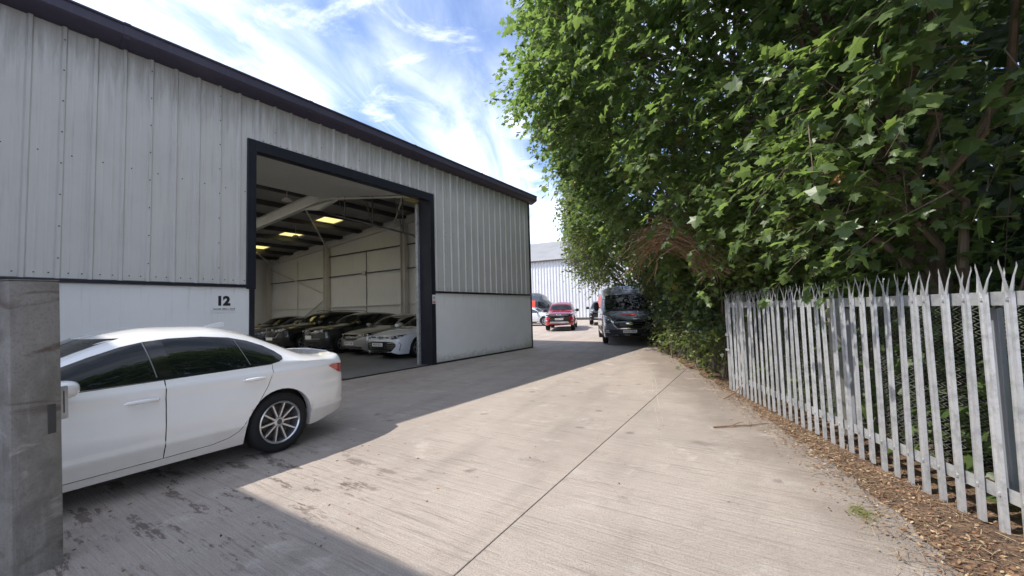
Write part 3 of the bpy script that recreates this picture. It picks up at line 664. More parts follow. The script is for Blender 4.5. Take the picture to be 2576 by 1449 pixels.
class Vehicle:
    def __init__(s, name, label, cat, loc, heading, spec, paint, group=None, trim=None):
        s.root = empty(name, loc, heading, label, cat, group); s.sp = spec; s.paint = paint
        s.build_body(trim)
    def ys(s, x, z):
        sp = s.sp; W = s.c['w'](x); zm = sp['zm']; ze = s.c['ze'](x)
        if z < zm: y = W - sp['tb'] * ((zm - z) / max(zm - sp['wbase'], .05)) ** 2
        else: y = W - sp['ts'] * min(((z - zm) / max(ze - zm, .05)), 1) ** 1.6
        for zc, amp, wd in sp['creases']:
            zc = zc(x) if callable(zc) else zc; t = (z - zc) / wd
            y += amp * math.exp(-t * t) if t < 0 else amp * math.exp(-(t * 2.2) ** 2)
        return y
    def build_body(s, trim):
        sp = s.sp; c = s.c = {k: pchip(sp[k]) for k in ('zt', 'ze', 'zr', 'wr', 'w', 'zb')}
        no, ta, ra, rw = sp['nose'], sp['tail'], sp['ra'], sp['rw']
        xs = list(np.linspace(ta, no, sp.get('ns', 70))) + [ta + t for t in (.008, .02, .04, .07, .1, .14)] + [no - t for t in (.008, .02, .04, .07, .1, .14)]
        for xa in (sp['xf'], sp['xr']):
            xs = [x for x in xs if not (abs(x - xa) < ra + .02)]
            xs += [xa + ra * math.cos(a) for a in np.linspace(0, math.pi, 19)] + [xa - ra - .003, xa + ra + .003]
        xs = sorted(xs); NS, NG, NR = sp.get('nrow', 16), 8, 9; V = []; idx = []
        def zbot(x):
            z = c['zb'](x)
            for xa in (sp['xf'], sp['xr']):
                if abs(x - xa) <= ra + 1e-6: z = max(z, rw + math.sqrt(max(ra*ra - (x - xa)**2, 0)) * sp.get('archk', 1))
            return z
        def section(x):
            zb = zbot(x); ze = max(c['ze'](x), zb + .03); zr = max(c['zr'](x), ze + .006); zt = max(c['zt'](x), zr + .006)
            pts = []
            yb = s.ys(x, zb); pts.append((yb - .10, zb + .012)); pts.append((yb - .02, zb - .002))
            for i in range(NS): z = zb + (ze - zb) * i / (NS - 1); pts.append((s.ys(x, z), z))
            y0 = pts[-1][0]; wr = min(c['wr'](x), y0 - .015)
            for i in range(1, NG + 1):
                t = i / NG; pts.append((y0 + (wr - y0) * t + sp['bow'] * math.sin(math.pi * t) * min(1, (zr - ze) / .25), ze + (zr - ze) * t))
            for i in range(1, NR + 1):
                t = i / NR; pts.append((wr * (1 - t), zr + (zt - zr) * (1 - (1 - t) ** 2.4)))
            return pts
        secs = [section(x) for x in xs]; K = len(secs[0]); F = []
        # soften the section at the cant rail
        for pts in secs:
            for _ in range(2):
                q = pts[:]
                for i in range(2 + NS + NG - 3, 2 + NS + NG + 3): pts[i] = tuple((q[i-1][k] + 2*q[i][k] + q[i+1][k]) / 4 for k in (0, 1))
        for x, pts in zip(xs, secs):
            idx.append([len(V) + i for i in range(2*K - 1)])
            V += [(x, y, z) for y, z in pts] + [(x, -y, z) for y, z in pts[-2::-1]]
        for a, b in zip(idx[:-1], idx[1:]):
            for i in range(2*K - 2): F.append((a[i], a[i+1], b[i+1], b[i]))
        M = 12
        for st, sg, x0 in ((0, -1, xs[0]), (-1, 1, xs[-1])):      # nose and tail faces
            rows = []
            for i, (y, z) in enumerate(secs[st][1:]):
                rr = []
                for j in range(M + 1):
                    q = 1 - 2 * j / M; k = min(1, y / (.45 * sp['W']))
                    V.append((x0 + sg * sp['bulge'] * (1 - q*q) * k, y * q, z)); rr.append(len(V) - 1)
                rows.append(rr)
            for a, b in zip(rows[:-1], rows[1:]):
                for j in range(M): F.append((a[j], a[j+1], b[j+1], b[j]))
        me = bpy.data.meshes.new('body'); me.from_pydata(V, [], F)
        bm = bmesh.new(); bm.from_mesh(me); bmesh.ops.remove_doubles(bm, verts=bm.verts, dist=2e-4)
        bmesh.ops.dissolve_degenerate(bm, edges=bm.edges, dist=1e-5)
        bmesh.ops.recalc_face_normals(bm, faces=bm.faces)
        for f in bm.faces: f.smooth = True
        for e in bm.edges:
            if len(e.link_faces) == 2 and e.calc_face_angle(0) > R(48): e.smooth = False
        bm.to_mesh(me); s.bvh = BVHTree.FromBMesh(bm); bm.free(); me.materials.append(s.paint)
        s.body = link('body', me, None, s.root)
        # dark underbody and arch liners
        u = MB().box(ta + .25, no - .25, -sp['W'] + .24, sp['W'] - .24, sp['wbase'] + .02, rw * 2 + .12)
        u.build('underbody', PLASTIC, s.root)
    # ---- projection of flat outlines onto the body
    def hit(s, view, a, b):
        o, d = {'L': ((a, 4, b), (0, -1, 0)), 'R': ((a, -4, b), (0, 1, 0)), 'F': ((8, a, b), (-1, 0, 0)), 'B': ((-8, a, b), (1, 0, 0)), 'T': ((a, b, 5), (0, 0, -1))}[view]
        loc, nr, i, dist = s.bvh.ray_cast(Vector(o), Vector(d))
        if loc is None:
            t = {'L': Vector((a, s.sp['W'], b)), 'R': Vector((a, -s.sp['W'], b)), 'F': Vector((s.sp['nose'], a, b)), 'B': Vector((s.sp['tail'], a, b)), 'T': Vector((a, b, 1))}[view]
            loc, nr, i, dist = s.bvh.find_nearest(t)
        if nr.dot(Vector(d)) > 0: nr = -nr
        return loc, nr
    def patch(s, name, poly, view='L', off=.003, mat=None, parent=None, grid=.07, sm=0):
        if sm: poly = chaikin(poly, sm)
        P = []
        for i, p in enumerate(poly):
            q = poly[(i + 1) % len(poly)]; n = max(1, int(math.hypot(q[0]-p[0], q[1]-p[1]) / .05))
            P += [(p[0] + (q[0]-p[0])*k/n, p[1] + (q[1]-p[1])*k/n) for k in range(n)]
        bm = bmesh.new(); bm.faces.new([bm.verts.new((a, b, 0)) for a, b in P])
        for ax in (0, 1):
            lo, hi = min(p[ax] for p in P), max(p[ax] for p in P); n = int((hi - lo) / grid)
            for k in range(1, n + 1):
                c = [0, 0, 0]; c[ax] = lo + (hi - lo) * k / (n + 1); nn = [0, 0, 0]; nn[ax] = 1
                bmesh.ops.bisect_plane(bm, geom=bm.verts[:] + bm.edges[:] + bm.faces[:], plane_co=c, plane_no=nn)
        bmesh.ops.triangulate(bm, faces=bm.faces)
        for v in bm.verts:
            l, nr = s.hit(view, v.co.x, v.co.y); v.co = l + nr * off
        bmesh.ops.recalc_face_normals(bm, faces=bm.faces)
        for f in bm.faces: f.smooth = True
        me = bpy.data.meshes.new(name); bm.to_mesh(me); bm.free(); me.materials.append(mat)
        o = link(name, me, None, parent or s.root); return o
    def strip(s, name, pts, wd, view='L', off=.002, mat=None, parent=None, closed=False):
        P = []
        pts = list(pts) + ([pts[0]] if closed else [])
        for p, q in zip(pts[:-1], pts[1:]):
            n = max(1, int(math.hypot(q[0]-p[0], q[1]-p[1]) / .04)); P += [(p[0] + (q[0]-p[0])*k/n, p[1] + (q[1]-p[1])*k/n) for k in range(n)]
        P.append(pts[-1]); V = []; F = []
        for i, p in enumerate(P):
            a, b = P[max(i-1, 0)], P[min(i+1, len(P)-1)]; d = Vector((b[0]-a[0], b[1]-a[1])); d.normalize(); n = (-d.y * wd / 2, d.x * wd / 2)
            for sg in (-1, 1):
                l, nr = s.hit(view, p[0] + sg*n[0], p[1] + sg*n[1]); V.append(tuple(l + nr * off))
            if i: F.append((2*i-2, 2*i-1, 2*i+1, 2*i))
        return link(name, MB().add(V, F).mesh(name, mat), None, parent or s.root)
    def wheel(s, x, side, rim, rr, w=.225, tread=None):
        r = s.sp['rw']; yc = side * (s.c['w'](x) - .02 - w / 2)
        key = ('tyre', r, rr, w)
        if key not in MESH:
            h = w / 2
            MESH[key] = MB().lathe([(rr - .005, -h*.8), (rr + .02, -h*.98), (rr + (r-rr)*.5, -h*1.0), (r - .02, -h*.88), (r - .004, -h*.7), (r, -h*.3), (r, h*.3), (r - .004, h*.7), (r - .02, h*.88), (rr + (r-rr)*.5, h), (rr + .02, h*.98), (rr - .005, h*.8), (rr - .02, h*.3)], 44, 'y').mesh('wheel', TYRE, True)
        t = link('wheel', MESH[key], None, s.root); t.location = (x, yc, r)
        if side < 0: t.rotation_euler = (0, 0, math.pi)
        link('rim', rim_mesh(rim, rr, w), None, t); link('brake_disc', disc_mesh(rr), None, t)
        link('wheel_badge', badge_mesh(rr, w), None, t)
        return t
    def wheels(s, rim, rr, w=.225):
        for x in (s.sp['xf'], s.sp['xr']):
            for sd in (1, -1): s.wheel(x, sd, rim, rr, w)
    def plate(s, text, view='F', z=.45, y=0., yellow=False, tilt=0, wd=.52, ht=.112):
        l, nr = s.hit(view, y, z); sg = 1 if view == 'F' else -1
        x = l.x + sg * .012
        p = MB().box(-.006, .006, -wd/2, wd/2, -ht/2, ht/2).build('number_plate', PLATE_Y if yellow else PLATE_W, s.root, bevel=.003, seg=1)
        p.location = (x, y, z)
        if text: put_text(text, ht * .86, (sg * .0075, 0, 0), p, INK, .0012, (0, sg, 0), (0, 0, 1))
        return p
    def mirror(s, x, z, y, mat, size=(.09, .115, .075), arm=True):
        for sd in (1, -1):
            b = MB().ellipsoid((0, 0, 0), size, 18, 12, .75).mesh('door_mirror', mat, True)
            o = link('door_mirror', b, None, s.root); o.location = (x, sd * y, z)
            link('mirror_arm', MB().bar((0, -sd * size[1], -.03), (0, -sd * (size[1] + .07), -.06), .06, .03).mesh('mirror_arm', PLASTIC), None, o)
    def doors(s, polys, paint, gap=GLOSS_BLACK, handles=(), off=.004, gw=.007, hmat=None, grid=.09):
        for sd, vw in ((1, 'L'), (-1, 'R')):
            for k, poly in enumerate(polys):
                d = s.patch('door', poly, vw, off, paint, None, grid)
                s.strip('door_gap', poly, gw, vw, off + .0012, gap, d, True)
                if k < len(handles):
                    hx, hz, hl = handles[k]; l, nr = s.hit(vw, hx, hz)
                    h = MB().tube([(hx - hl/2, 0, hz - .004), (hx - hl*.42, sd*.028, hz - .002), (hx, sd*.036, hz), (hx + hl*.42, sd*.028, hz - .002), (hx + hl/2, 0, hz - .008)], [.009, .016, .018, .016, .009], 10)
                    hb = link('handle', h.mesh('handle', hmat or paint, True), None, d); hb.location = (0, l.y, 0)
                    link('handle_cup', MB().ellipsoid((hx - .005, l.y - sd*.004, hz - .012), (hl * .42, .009, .028), 16, 8).mesh('handle_cup', hmat or paint, True), None, d)
MESH = {}
def chaikin(poly, it=2, closed=True):
    for _ in range(it):
        q = []
        for i, p in enumerate(poly):
            n = poly[(i + 1) % len(poly)]
            q += [(p[0]*.75 + n[0]*.25, p[1]*.75 + n[1]*.25), (p[0]*.25 + n[0]*.75, p[1]*.25 + n[1]*.75)]
        poly = q
    return poly
def rim_mesh(style, rr, w):
    key = ('rim', style, rr)
    if key in MESH: return MESH[key]
    m = MB(); h = w / 2
    m.lathe([(rr, h*.86), (rr - .012, h*.90), (rr - .022, h*.80), (rr - .026, h*.2), (rr - .03, -h*.6), (rr - .02, -h*.7)], 44, 'y')
    m.lathe([(.0, h*.66), (.03, h*.66), (.055, h*.60), (.062, h*.35), (.0, h*.34)], 24, 'y')
    n = {'ten': 10, 'five': 5, 'steel': 0, 'multi': 7}[style]
    for k in range(n):
        base = 2 * math.pi * k / n + .2
        if style == 'ten':
            base = 2 * math.pi * (k // 2) / 5 + (.17 if k % 2 else -.17) + .25; a0 = 2 * math.pi * (k // 2) / 5 + (.22 if k % 2 else -.22) + .25; a1 = 2 * math.pi * (k // 2) / 5 + (.33 if k % 2 else -.33) + .25; w0, w1 = .012, .0105
        elif style == 'five': a0 = a1 = base; w0, w1 = .045, .03
        else: a0 = a1 = base; w0, w1 = .02, .016
        p0 = Vector((math.cos(a0), 0, math.sin(a0))) * .045 + Vector((0, h*.56, 0)); p1 = Vector((math.cos(a1), 0, math.sin(a1))) * (rr - .02) + Vector((0, h*.72, 0))
        d = (p1 - p0).normalized(); sd = d.cross(Vector((0, 1, 0))).normalized(); up = Vector((0, 1, 0))
        vs = []
        for p, ww in ((p0, w0), (p1, w1)):
            vs += [p + sd*ww + up*-.03, p - sd*ww + up*-.03, p - sd*ww*.75, p + sd*ww*.75]
        m.add(vs, [(0,1,2,3), (4,7,6,5), (0,4,5,1), (1,5,6,2), (2,6,7,3), (3,7,4,0)])
    if style == 'steel': m.lathe([(.05, h*.4), (rr*.5, h*.55), (rr*.8, h*.3), (rr - .02, h*.5)], 32, 'y')
    MESH[key] = m.mesh('rim', ALLOY if style != 'steel' else PLASTIC, True, angle=R(35)); return MESH[key]
def disc_mesh(rr):
    key = ('disc', rr)
    if key not in MESH:
        MESH[key] = MB().lathe([(.0, -.01), (rr*.72, -.01), (rr*.72, .012), (rr*.35, .012), (rr*.33, .03), (0, .03)], 32, 'y').lathe([(rr - .03, -.07), (.0, -.071)], 32, 'y').mesh('brake_disc', principled('brake_iron', (.055, .053, .052), .45, .7), True)
    return MESH[key]
def badge_mesh(rr, w):
    key = ('hubbadge', rr)
    if key not in MESH: MESH[key] = MB().lathe([(0, w/2*.66 + .004), (.026, w/2*.66 + .004), (.03, w/2*.66 - .001)], 20, 'y').mesh('wheel_badge', principled('hub_cap', (.05, .055, .07), .25, .4), True)
    return MESH[key]
def paint(name, c, rough=.28, metal=0., coat=1.):
    m = principled('paint_' + name, c, rough, metal, .5, coat, .02); return m
def low_tint_paint(name, c, browning=(.30, .25, .19), rough=.22, metal=0., amt=.5):
    """clear-coated paint turning browner and duller towards the sills, in world height"""
    m = principled('paint_' + name, c, rough, metal, .5, 1., .03)
    n = NT(m); g = n.node('ShaderNodeNewGeometry'); sx = n.node('ShaderNodeSeparateXYZ'); n.lk(g.outputs['Position'], sx.inputs[0])
    a = n.noise(n.coord('World'), 5, 6, .65); f = n.math('MULTIPLY', n.rng(n.math('ADD', sx.outputs[2], n.math('MULTIPLY', a, .35)), .85, .2), amt)
    n.col(n.mix(f, c, browning)); n.lk(n.math('SUBTRACT', 1.0, n.math('MULTIPLY', f, 1.2)), n.b.inputs['Coat Weight'])
    return m
def roundel(s, view, y, z, r, name='badge', style='vw', mat=None, off=.012):
    l, nr = s.hit(view, y, z); sg = 1 if view == 'F' else -1; x = l.x + sg * off
    if style == 'oval':
        b = MB().lathe([(0, .01), (.9, .01), (1, .0), (1, -.02)], 28, 'x'); b.v = [(p[0], p[1] * r * 1.9, p[2] * r * .8) for p in b.v]
        o = link(name, b.mesh(name, mat or CHROME, True), None, s.root)
    else:
        b = MB().lathe([(r*.86, .006), (r, .006), (r, -.02)], 28, 'x')
        o = link(name, b.mesh(name, mat or CHROME, True), None, s.root)
        link('badge_disc', MB().lathe([(0, .0), (r*.87, .0)], 28, 'x').mesh('badge_disc', GLOSS_BLACK), None, o)
        if style == 'vw':
            q = MB()
            for pts in ([(-.34, .78), (0, .12), (.34, .78)], [(-.72, .42), (-.36, -.62), (0, .02), (.36, -.62), (.72, .42)]):
                for a, c in zip(pts[:-1], pts[1:]): q.bar((.004, a[0]*r, a[1]*r), (.004, c[0]*r, c[1]*r), .006, r*.15, (1, 0, 0))
            link('badge_letters', q.mesh('badge_letters', mat or CHROME), None, o)
        elif style == 'diamond':
            q = MB()
            pts = [(0, .95), (.6, 0), (0, -.95), (-.6, 0), (0, .95)]
            for a, c in zip(pts[:-1], pts[1:]): q.bar((.004, a[0]*r, a[1]*r), (.004, c[0]*r, c[1]*r), .006, r*.2, (1, 0, 0))
            link('badge_letters', q.mesh('badge_letters', mat or CHROME), None, o)
    o.location = (x, y, z)
    return o
def sym(poly): return [(-a, b) for a, b in poly][::-1]
# ---------------------------------------------------------------- white saloon beside the gate post
WHITE = low_tint_paint('white', (.80, .79, .77), (.50, .44, .36), .24, 0, .55)
sp = dict(nose=2.22, tail=-2.40, xf=1.425, xr=-1.425, W=.912, rw=.330, ra=.372, wbase=.19, ns=130, nrow=44, zm=.60, tb=.075, ts=.05, bow=.022, bulge=.09,
    zt=[(2.22, .60), (2.17, .68), (2.05, .75), (1.9, .80), (1.4, .91), (.88, .985), (.46, 1.16), (.12, 1.31), (-.14, 1.393), (-.48, 1.437), (-.85, 1.432), (-1.22, 1.365), (-1.55, 1.225), (-1.88, 1.062), (-2.08, 1.035), (-2.28, 1.045), (-2.35, 1.03), (-2.40, .94)],
    ze=[(2.22, .56), (2.1, .66), (1.9, .74), (1.5, .84), (.98, .915), (.3, .93), (-.4, .947), (-1, .962), (-1.5, .98), (-1.9, .965), (-2.15, .945), (-2.33, .92), (-2.40, .82)],
    zr=[(2.22, .58), (2.05, .71), (1.9, .765), (1.4, .875), (.88, .95), (.46, 1.10), (.12, 1.235), (-.14, 1.315), (-.48, 1.362), (-.85, 1.358), (-1.22, 1.285), (-1.55, 1.155), (-1.85, 1.025), (-2.08, .99), (-2.28, 1.0), (-2.35, .985), (-2.40, .90)],
    wr=[(2.22, .45), (2.0, .66), (1.4, .74), (.88, .745), (.46, .69), (.12, .625), (-.14, .588), (-.48, .568), (-.85, .565), (-1.22, .575), (-1.55, .615), (-1.85, .685), (-2.08, .715), (-2.28, .69), (-2.40, .55)],
    w=[(2.22, .55), (2.17, .70), (2.08, .80), (1.9, .875), (1.425, .905), (.7, .892), (0, .890), (-.6, .896), (-1.2, .912), (-1.6, .914), (-1.9, .892), (-2.13, .845), (-2.28, .785), (-2.36, .71), (-2.40, .60)],
    zb=[(2.22, .30), (2.05, .21), (1.7, .19), (-.9, .19), (-1.85, .21), (-2.05, .25), (-2.28, .30), (-2.40, .40)],
    creases=[(lambda x: .885 + .012 * (-x) * .5 if x < .9 else .885 - .16 * (x - .9), .022, .06), (.40, .014, .05), (.66, -.006, .10)])
HB = R(-86)
car = Vehicle('parked_saloon', 'white four-door saloon with tinted windows parked beside the gate post', 'car', (-5.578, .966, 0), HB, sp, WHITE)
dlo = [(.82, .955), (.56, 1.035), (.34, 1.115), (.1, 1.203), (-.12, 1.272), (-.28, 1.304), (-.48, 1.322), (-.75, 1.322), (-1.0, 1.296), (-1.18, 1.25), (-1.33, 1.185), (-1.43, 1.115), (-1.485, 1.055), (-1.475, 1.022), (-1.42, .998), (-1.34, .985), (-.8, .969), (-.365, .961), (.4, .948)]
# glass outlines follow the shrunken trim outline
fw = [(.64, .975), (.46, 1.046), (.28, 1.112), (.08, 1.182), (-.10, 1.24), (-.20, 1.272), (-.285, 1.290), (-.33, .985), (.3, .972)]
rwn = [(-.425, 1.300), (-.62, 1.301), (-.86, 1.296), (-1.0, 1.27), (-1.035, 1.255), (-1.10, .998), (-.44, .985)]
qw = [(-1.055, 1.247), (-1.18, 1.215), (-1.30, 1.155), (-1.385, 1.085), (-1.40, 1.035), (-1.345, 1.012), (-1.12, 1.0)]
TRIM_GREY = principled('window_bead', (.16, .165, .17), .35, .3)
for vw in 'LR':
    t = car.patch('window_trim', dlo, vw, .0035, GLOSS_BLACK, None, .06)
    for nm, pl in (('front_window', fw), ('rear_window', rwn), ('quarter_window', qw)):
        car.patch('side_window', pl, vw, .0055, GLASS_DARK, t, .07)
    car.strip('window_bead', [(-.315, .985), (-.272, 1.298)], .010, vw, .0075, TRIM_GREY, t)
    car.strip('window_bead', [(-1.112, .998), (-1.044, 1.262)], .008, vw, .0075, TRIM_GREY, t)
    car.patch('tail_light', [(-2.05, .872), (-2.10, .892), (-2.24, .885), (-2.39, .87), (-2.39, .755), (-2.31, .75), (-2.21, .785)], vw, .006, RED_LENS, None, .05)
    car.strip('bumper_seam', [(-1.80, .60), (-2.02, .66), (-2.06, .76), (-2.05, .80)], .004, vw, .001, GLOSS_BLACK) if False else None
    car.patch('headlight', [(1.75, .66), (1.95, .72), (2.17, .66), (2.17, .58), (1.9, .58)], vw, .005, LAMP_GLASS, None, .05)
fd = [(.86, .93), (-.364, .957), (-.364, .262), (.70, .255), (.80, .34), (.84, .55)]
rd = [(-.368, .957), (-1.335, .980), (-1.325, .90), (-1.27, .76), (-1.17, .60), (-1.06, .44), (-.985, .345), (-.90, .30), (-.75, .272), (-.368, .262)]
car.doors([fd, rd], WHITE, GLOSS_BLACK, [(-.20, .805, .235), (-1.125, .855, .225)], gw=.0045, grid=.022)
car.patch('windscreen', [(-.60, 1.02), (.60, 1.02), (.57, 1.18), (.48, 1.345), (-.48, 1.345), (-.57, 1.18)], 'F', .004, GLASS_DARK)
car.patch('rear_screen', [(-.56, 1.09), (.56, 1.09), (.46, 1.30), (-.46, 1.30)], 'B', .004, GLASS_DARK)
car.patch('front_grille', chaikin([(.05, .52), (.05, .70), (.36, .70), (.40, .56), (.30, .50)], 2), 'F', .004, GLOSS_BLACK); car.patch('front_grille', chaikin(sym([(.05, .52), (.05, .70), (.36, .70), (.40, .56), (.30, .50)]), 2), 'F', .004, GLOSS_BLACK)
car.patch('lower_intake', [(-.6, .28), (.6, .28), (.5, .42), (-.5, .42)], 'F', .004, PLASTIC)
for s_ in (1, -1): car.patch('tail_light', [(s_ * .68, .76), (s_ * .68, .87), (s_ * .36, .86), (s_ * .38, .79)], 'B', .006, RED_LENS, None, .06)
car.patch('rear_diffuser', [(-.6, .36), (.6, .36), (.6, .46), (-.6, .46)], 'B', .004, PLASTIC)
car.wheels('ten', .232, .225)
car.mirror(.33, 1.0, .985, WHITE, (.105, .115, .068))
fin = MB().prism([(-1.02, 1.405), (-1.24, 1.39), (-1.25, 1.455), (-1.20, 1.462), (-1.05, 1.425)], -.022, .022, 'y').build('roof_aerial', WHITE, car.root, bevel=.008, smooth=True)
car.patch('sill_trim', [(1.0, .185), (-1.0, .185), (-1.0, .245), (1.0, .235)], 'L', .004, WHITE, None, .1)
MB().tube([(-2.24, -.62, 1.0), (-2.30, -.45, 1.024), (-2.325, 0, 1.042), (-2.30, .45, 1.024), (-2.24, .62, 1.0)], .014, 8).build('boot_spoiler', WHITE, car.root, smooth=True)
car.patch('fuel_flap', [(-1.62, .78), (-1.62, .92), (-1.78, .92), (-1.78, .78)], 'R', .003, WHITE)
car.plate('HN73 KXE', 'B', .62, yellow=True) if False else None

# ---------------------------------------------------------------- cars in the warehouse, noses to the doorway side
def side_glass(v, dlo, panes, pillar=True, trim=GLOSS_BLACK, glass=GLASS_DARK):
    for vw in 'LR':
        t = v.patch('window_trim', dlo, vw, .0035, trim, None, .08)
        for p in panes: v.patch('side_window', p, vw, .006, glass, t, .1)
def screen(v, zb, zt, wb, wt, glass=GLASS_DARK):
    v.patch('windscreen', [(-wb, zb), (wb, zb), ((wb + wt) / 2 + .015, (zb + zt) / 2), (wt, zt), (-wt, zt), (-(wb + wt) / 2 - .015, (zb + zt) / 2)], 'F', .005, glass, None, .09)
    w_ = MB()
    for y0, y1 in ((.05, wb * .92), (-wb * .75, -.02)):
        a, n1 = v.hit('F', y0, zb + .01); b, n2 = v.hit('F', y1, zb + .045); w_.tube([a + n1 * .015, (a + b) / 2 + n1 * .02, b + n2 * .015], .008, 6)
    w_.build('wiper', PLASTIC, v.root)
def generic_doors(v, x0, xm, x1, zt0, zt1, zb, hz, pnt, hmat=None):
    fd = [(x0, zt0), (xm + .004, (zt0 + zt1) / 2), (xm + .004, zb), (x0 - .12, zb)]
    ra = v.sp['ra']; xa = v.sp['xr']; r_ = ra + .05
    arc = [(xa + r_ * math.cos(a), v.sp['rw'] + r_ * math.sin(a)) for a in np.linspace(R(80), R(8), 7)]
    arc = [p for p in arc if p[0] > x1 and p[1] > zb]
    rd = [(xm - .004, (zt0 + zt1) / 2), (x1, zt1)] + ([(x1, arc[0][1] + .05)] if arc else []) + arc + [(arc[-1][0] + .02 if arc else x1, zb), (xm - .004, zb)]
    v.doors([fd, rd], pnt, GLOSS_BLACK, [(xm + .17, hz, .2), (x1 + .2, hz + .02, .2)], hmat=hmat)
def lamp(v, poly, mat=LAMP_DARK, n=2, bright=True, view='F', sm=1):
    for pl in (poly, sym(poly)):
        h = v.patch('headlight', chaikin(pl, sm), view, .006, mat, None, .06)
        if bright:
            cx = sum(p[0] for p in pl) / len(pl); cz = sum(p[1] for p in pl) / len(pl); wdt = max(p[0] for p in pl) - min(p[0] for p in pl)
            for k in range(n):
                yy = cx + (k - (n - 1) / 2) * wdt * .34; l, nr = v.hit(view, yy, cz)
                link('lamp_unit', MB().ellipsoid(tuple(l + nr * .004), (.012, wdt * .12, wdt * .10), 14, 8).mesh('lamp_unit', LAMP_GLASS, True), None, h)
GRP = 'cars parked in a row inside the warehouse'
# white estate nearest the jamb
PW = paint('arctic_white', (.70, .73, .77), .22)
sp = template(2.36, -2.52, 1.45, -1.39, .92, .80, (.98, 1.02), (.25, 1.40), (-.5, 1.50), (-2.05, 1.42), (-2.38, 1.02), .98, (.93, 1.0), .60, .17, .34, creases=[(.88, .012, .05), (.36, .008, .05)])
v = Vehicle('parked_estate', 'white estate car with slatted grille just inside the right door jamb', 'car', (-11.42, 11.42, .006), R(-90), sp, PW, GRP)
side_glass(v, [(1.0, .965), (.4, 1.22), (.1, 1.32), (-.5, 1.40), (-1.4, 1.38), (-2.1, 1.28), (-2.2, 1.06), (0, .985)], [[(.85, .985), (.3, 1.22), (-.25, 1.35), (-.27, 1.0)], [(-.33, 1.0), (-.31, 1.36), (-1.15, 1.36), (-1.2, 1.03)], [(-1.26, 1.03), (-1.22, 1.35), (-2.0, 1.26), (-2.1, 1.07)]])
screen(v, 1.03, 1.38, .68, .54); generic_doors(v, .95, -.28, -1.22, .955, .985, .28, .88, PW); v.wheels('five', .235); v.mirror(.75, 1.06, .99, PW)
v.patch('grille', [(-.50, .685), (.50, .685), (.50, .745), (-.50, .745)], 'F', .006, GLOSS_BLACK)
lamp(v, [(.44, .665), (.44, .745), (.60, .765), (.86, .83), (.80, .72), (.66, .66)], LAMP_DARK, 2)
v.patch('lower_grille', chaikin([(-.60, .60), (.60, .60), (.74, .48), (.60, .32), (.46, .215), (-.46, .215), (-.60, .32), (-.74, .48)], 1), 'F', .005, GLOSS_BLACK)
for z, a, b in ((.545, .42, .66), (.485, .40, .69), (.425, .40, .66), (.365, .42, .60)):
    for sg in (1, -1): v.strip('grille_slat', [(sg * a, z), (sg * b, z)], .014, 'F', .012, CHROME)
for z in (.545, .36, .30): v.strip('grille_slat', [(-.4, z), (.4, z)], .008, 'F', .010, PLASTIC)
for sg in (1, -1): v.strip('bumper_crease', [(sg * .76, .60), (sg * .82, .50), (sg * .78, .30)], .012, 'F', .004, PLASTIC)
v.strip('lower_lip', [(-.72, .19), (.72, .19)], .03, 'F', .012, PW)
roundel(v, 'F', 0, .70, .07); v.plate('PK25 BZO', 'F', .495)
# silver family hatchback
SIL = paint('warm_silver', (.36, .35, .33), .3, .5)
sp = template(2.12, -2.12, 1.32, -1.30, .905, .84, (.85, 1.05), (.15, 1.42), (-.45, 1.50), (-1.7, 1.42), (-2.0, 1.05), 1.0, (.95, 1.02), .59, .18, .33)
v = Vehicle('parked_hatchback', 'grey-silver hatchback with round grille badge, second from the right jamb', 'car', (-13.6, 11.62, .006), R(-90), sp, SIL, GRP)
side_glass(v, [(.9, .985), (.35, 1.22), (0, 1.33), (-.5, 1.40), (-1.2, 1.38), (-1.7, 1.26), (-1.75, 1.06), (0, 1.0)], [[(.75, 1.0), (.28, 1.2), (-.2, 1.35), (-.22, 1.02)], [(-.28, 1.02), (-.26, 1.36), (-1.2, 1.35), (-1.62, 1.22), (-1.65, 1.08)]])
screen(v, 1.06, 1.40, .66, .53); generic_doors(v, .85, -.25, -1.15, .97, 1.0, .28, .9, SIL); v.wheels('five', .22); v.mirror(.62, 1.08, .97, SIL)
v.patch('grille', chaikin([(-.62, .78), (.62, .78), (.66, .70), (.40, .62), (.28, .565), (-.28, .565), (-.40, .62), (-.66, .70)], 1), 'F', .006, GLOSS_BLACK)
lamp(v, [(.50, .69), (.48, .78), (.72, .82), (.84, .84), (.82, .74), (.68, .69)], LAMP_DARK, 2)
v.strip('grille_trim', [(.66, .66), (.42, .60), (.28, .55), (-.28, .55), (-.42, .60), (-.66, .66)], .014, 'F', .01, CHROME)
v.patch('lower_grille', chaikin([(-.55, .36), (.55, .36), (.62, .25), (-.62, .25)], 1), 'F', .005, PLASTIC)
roundel(v, 'F', 0, .675, .065); v.plate('WV17 OSP', 'F', .46)
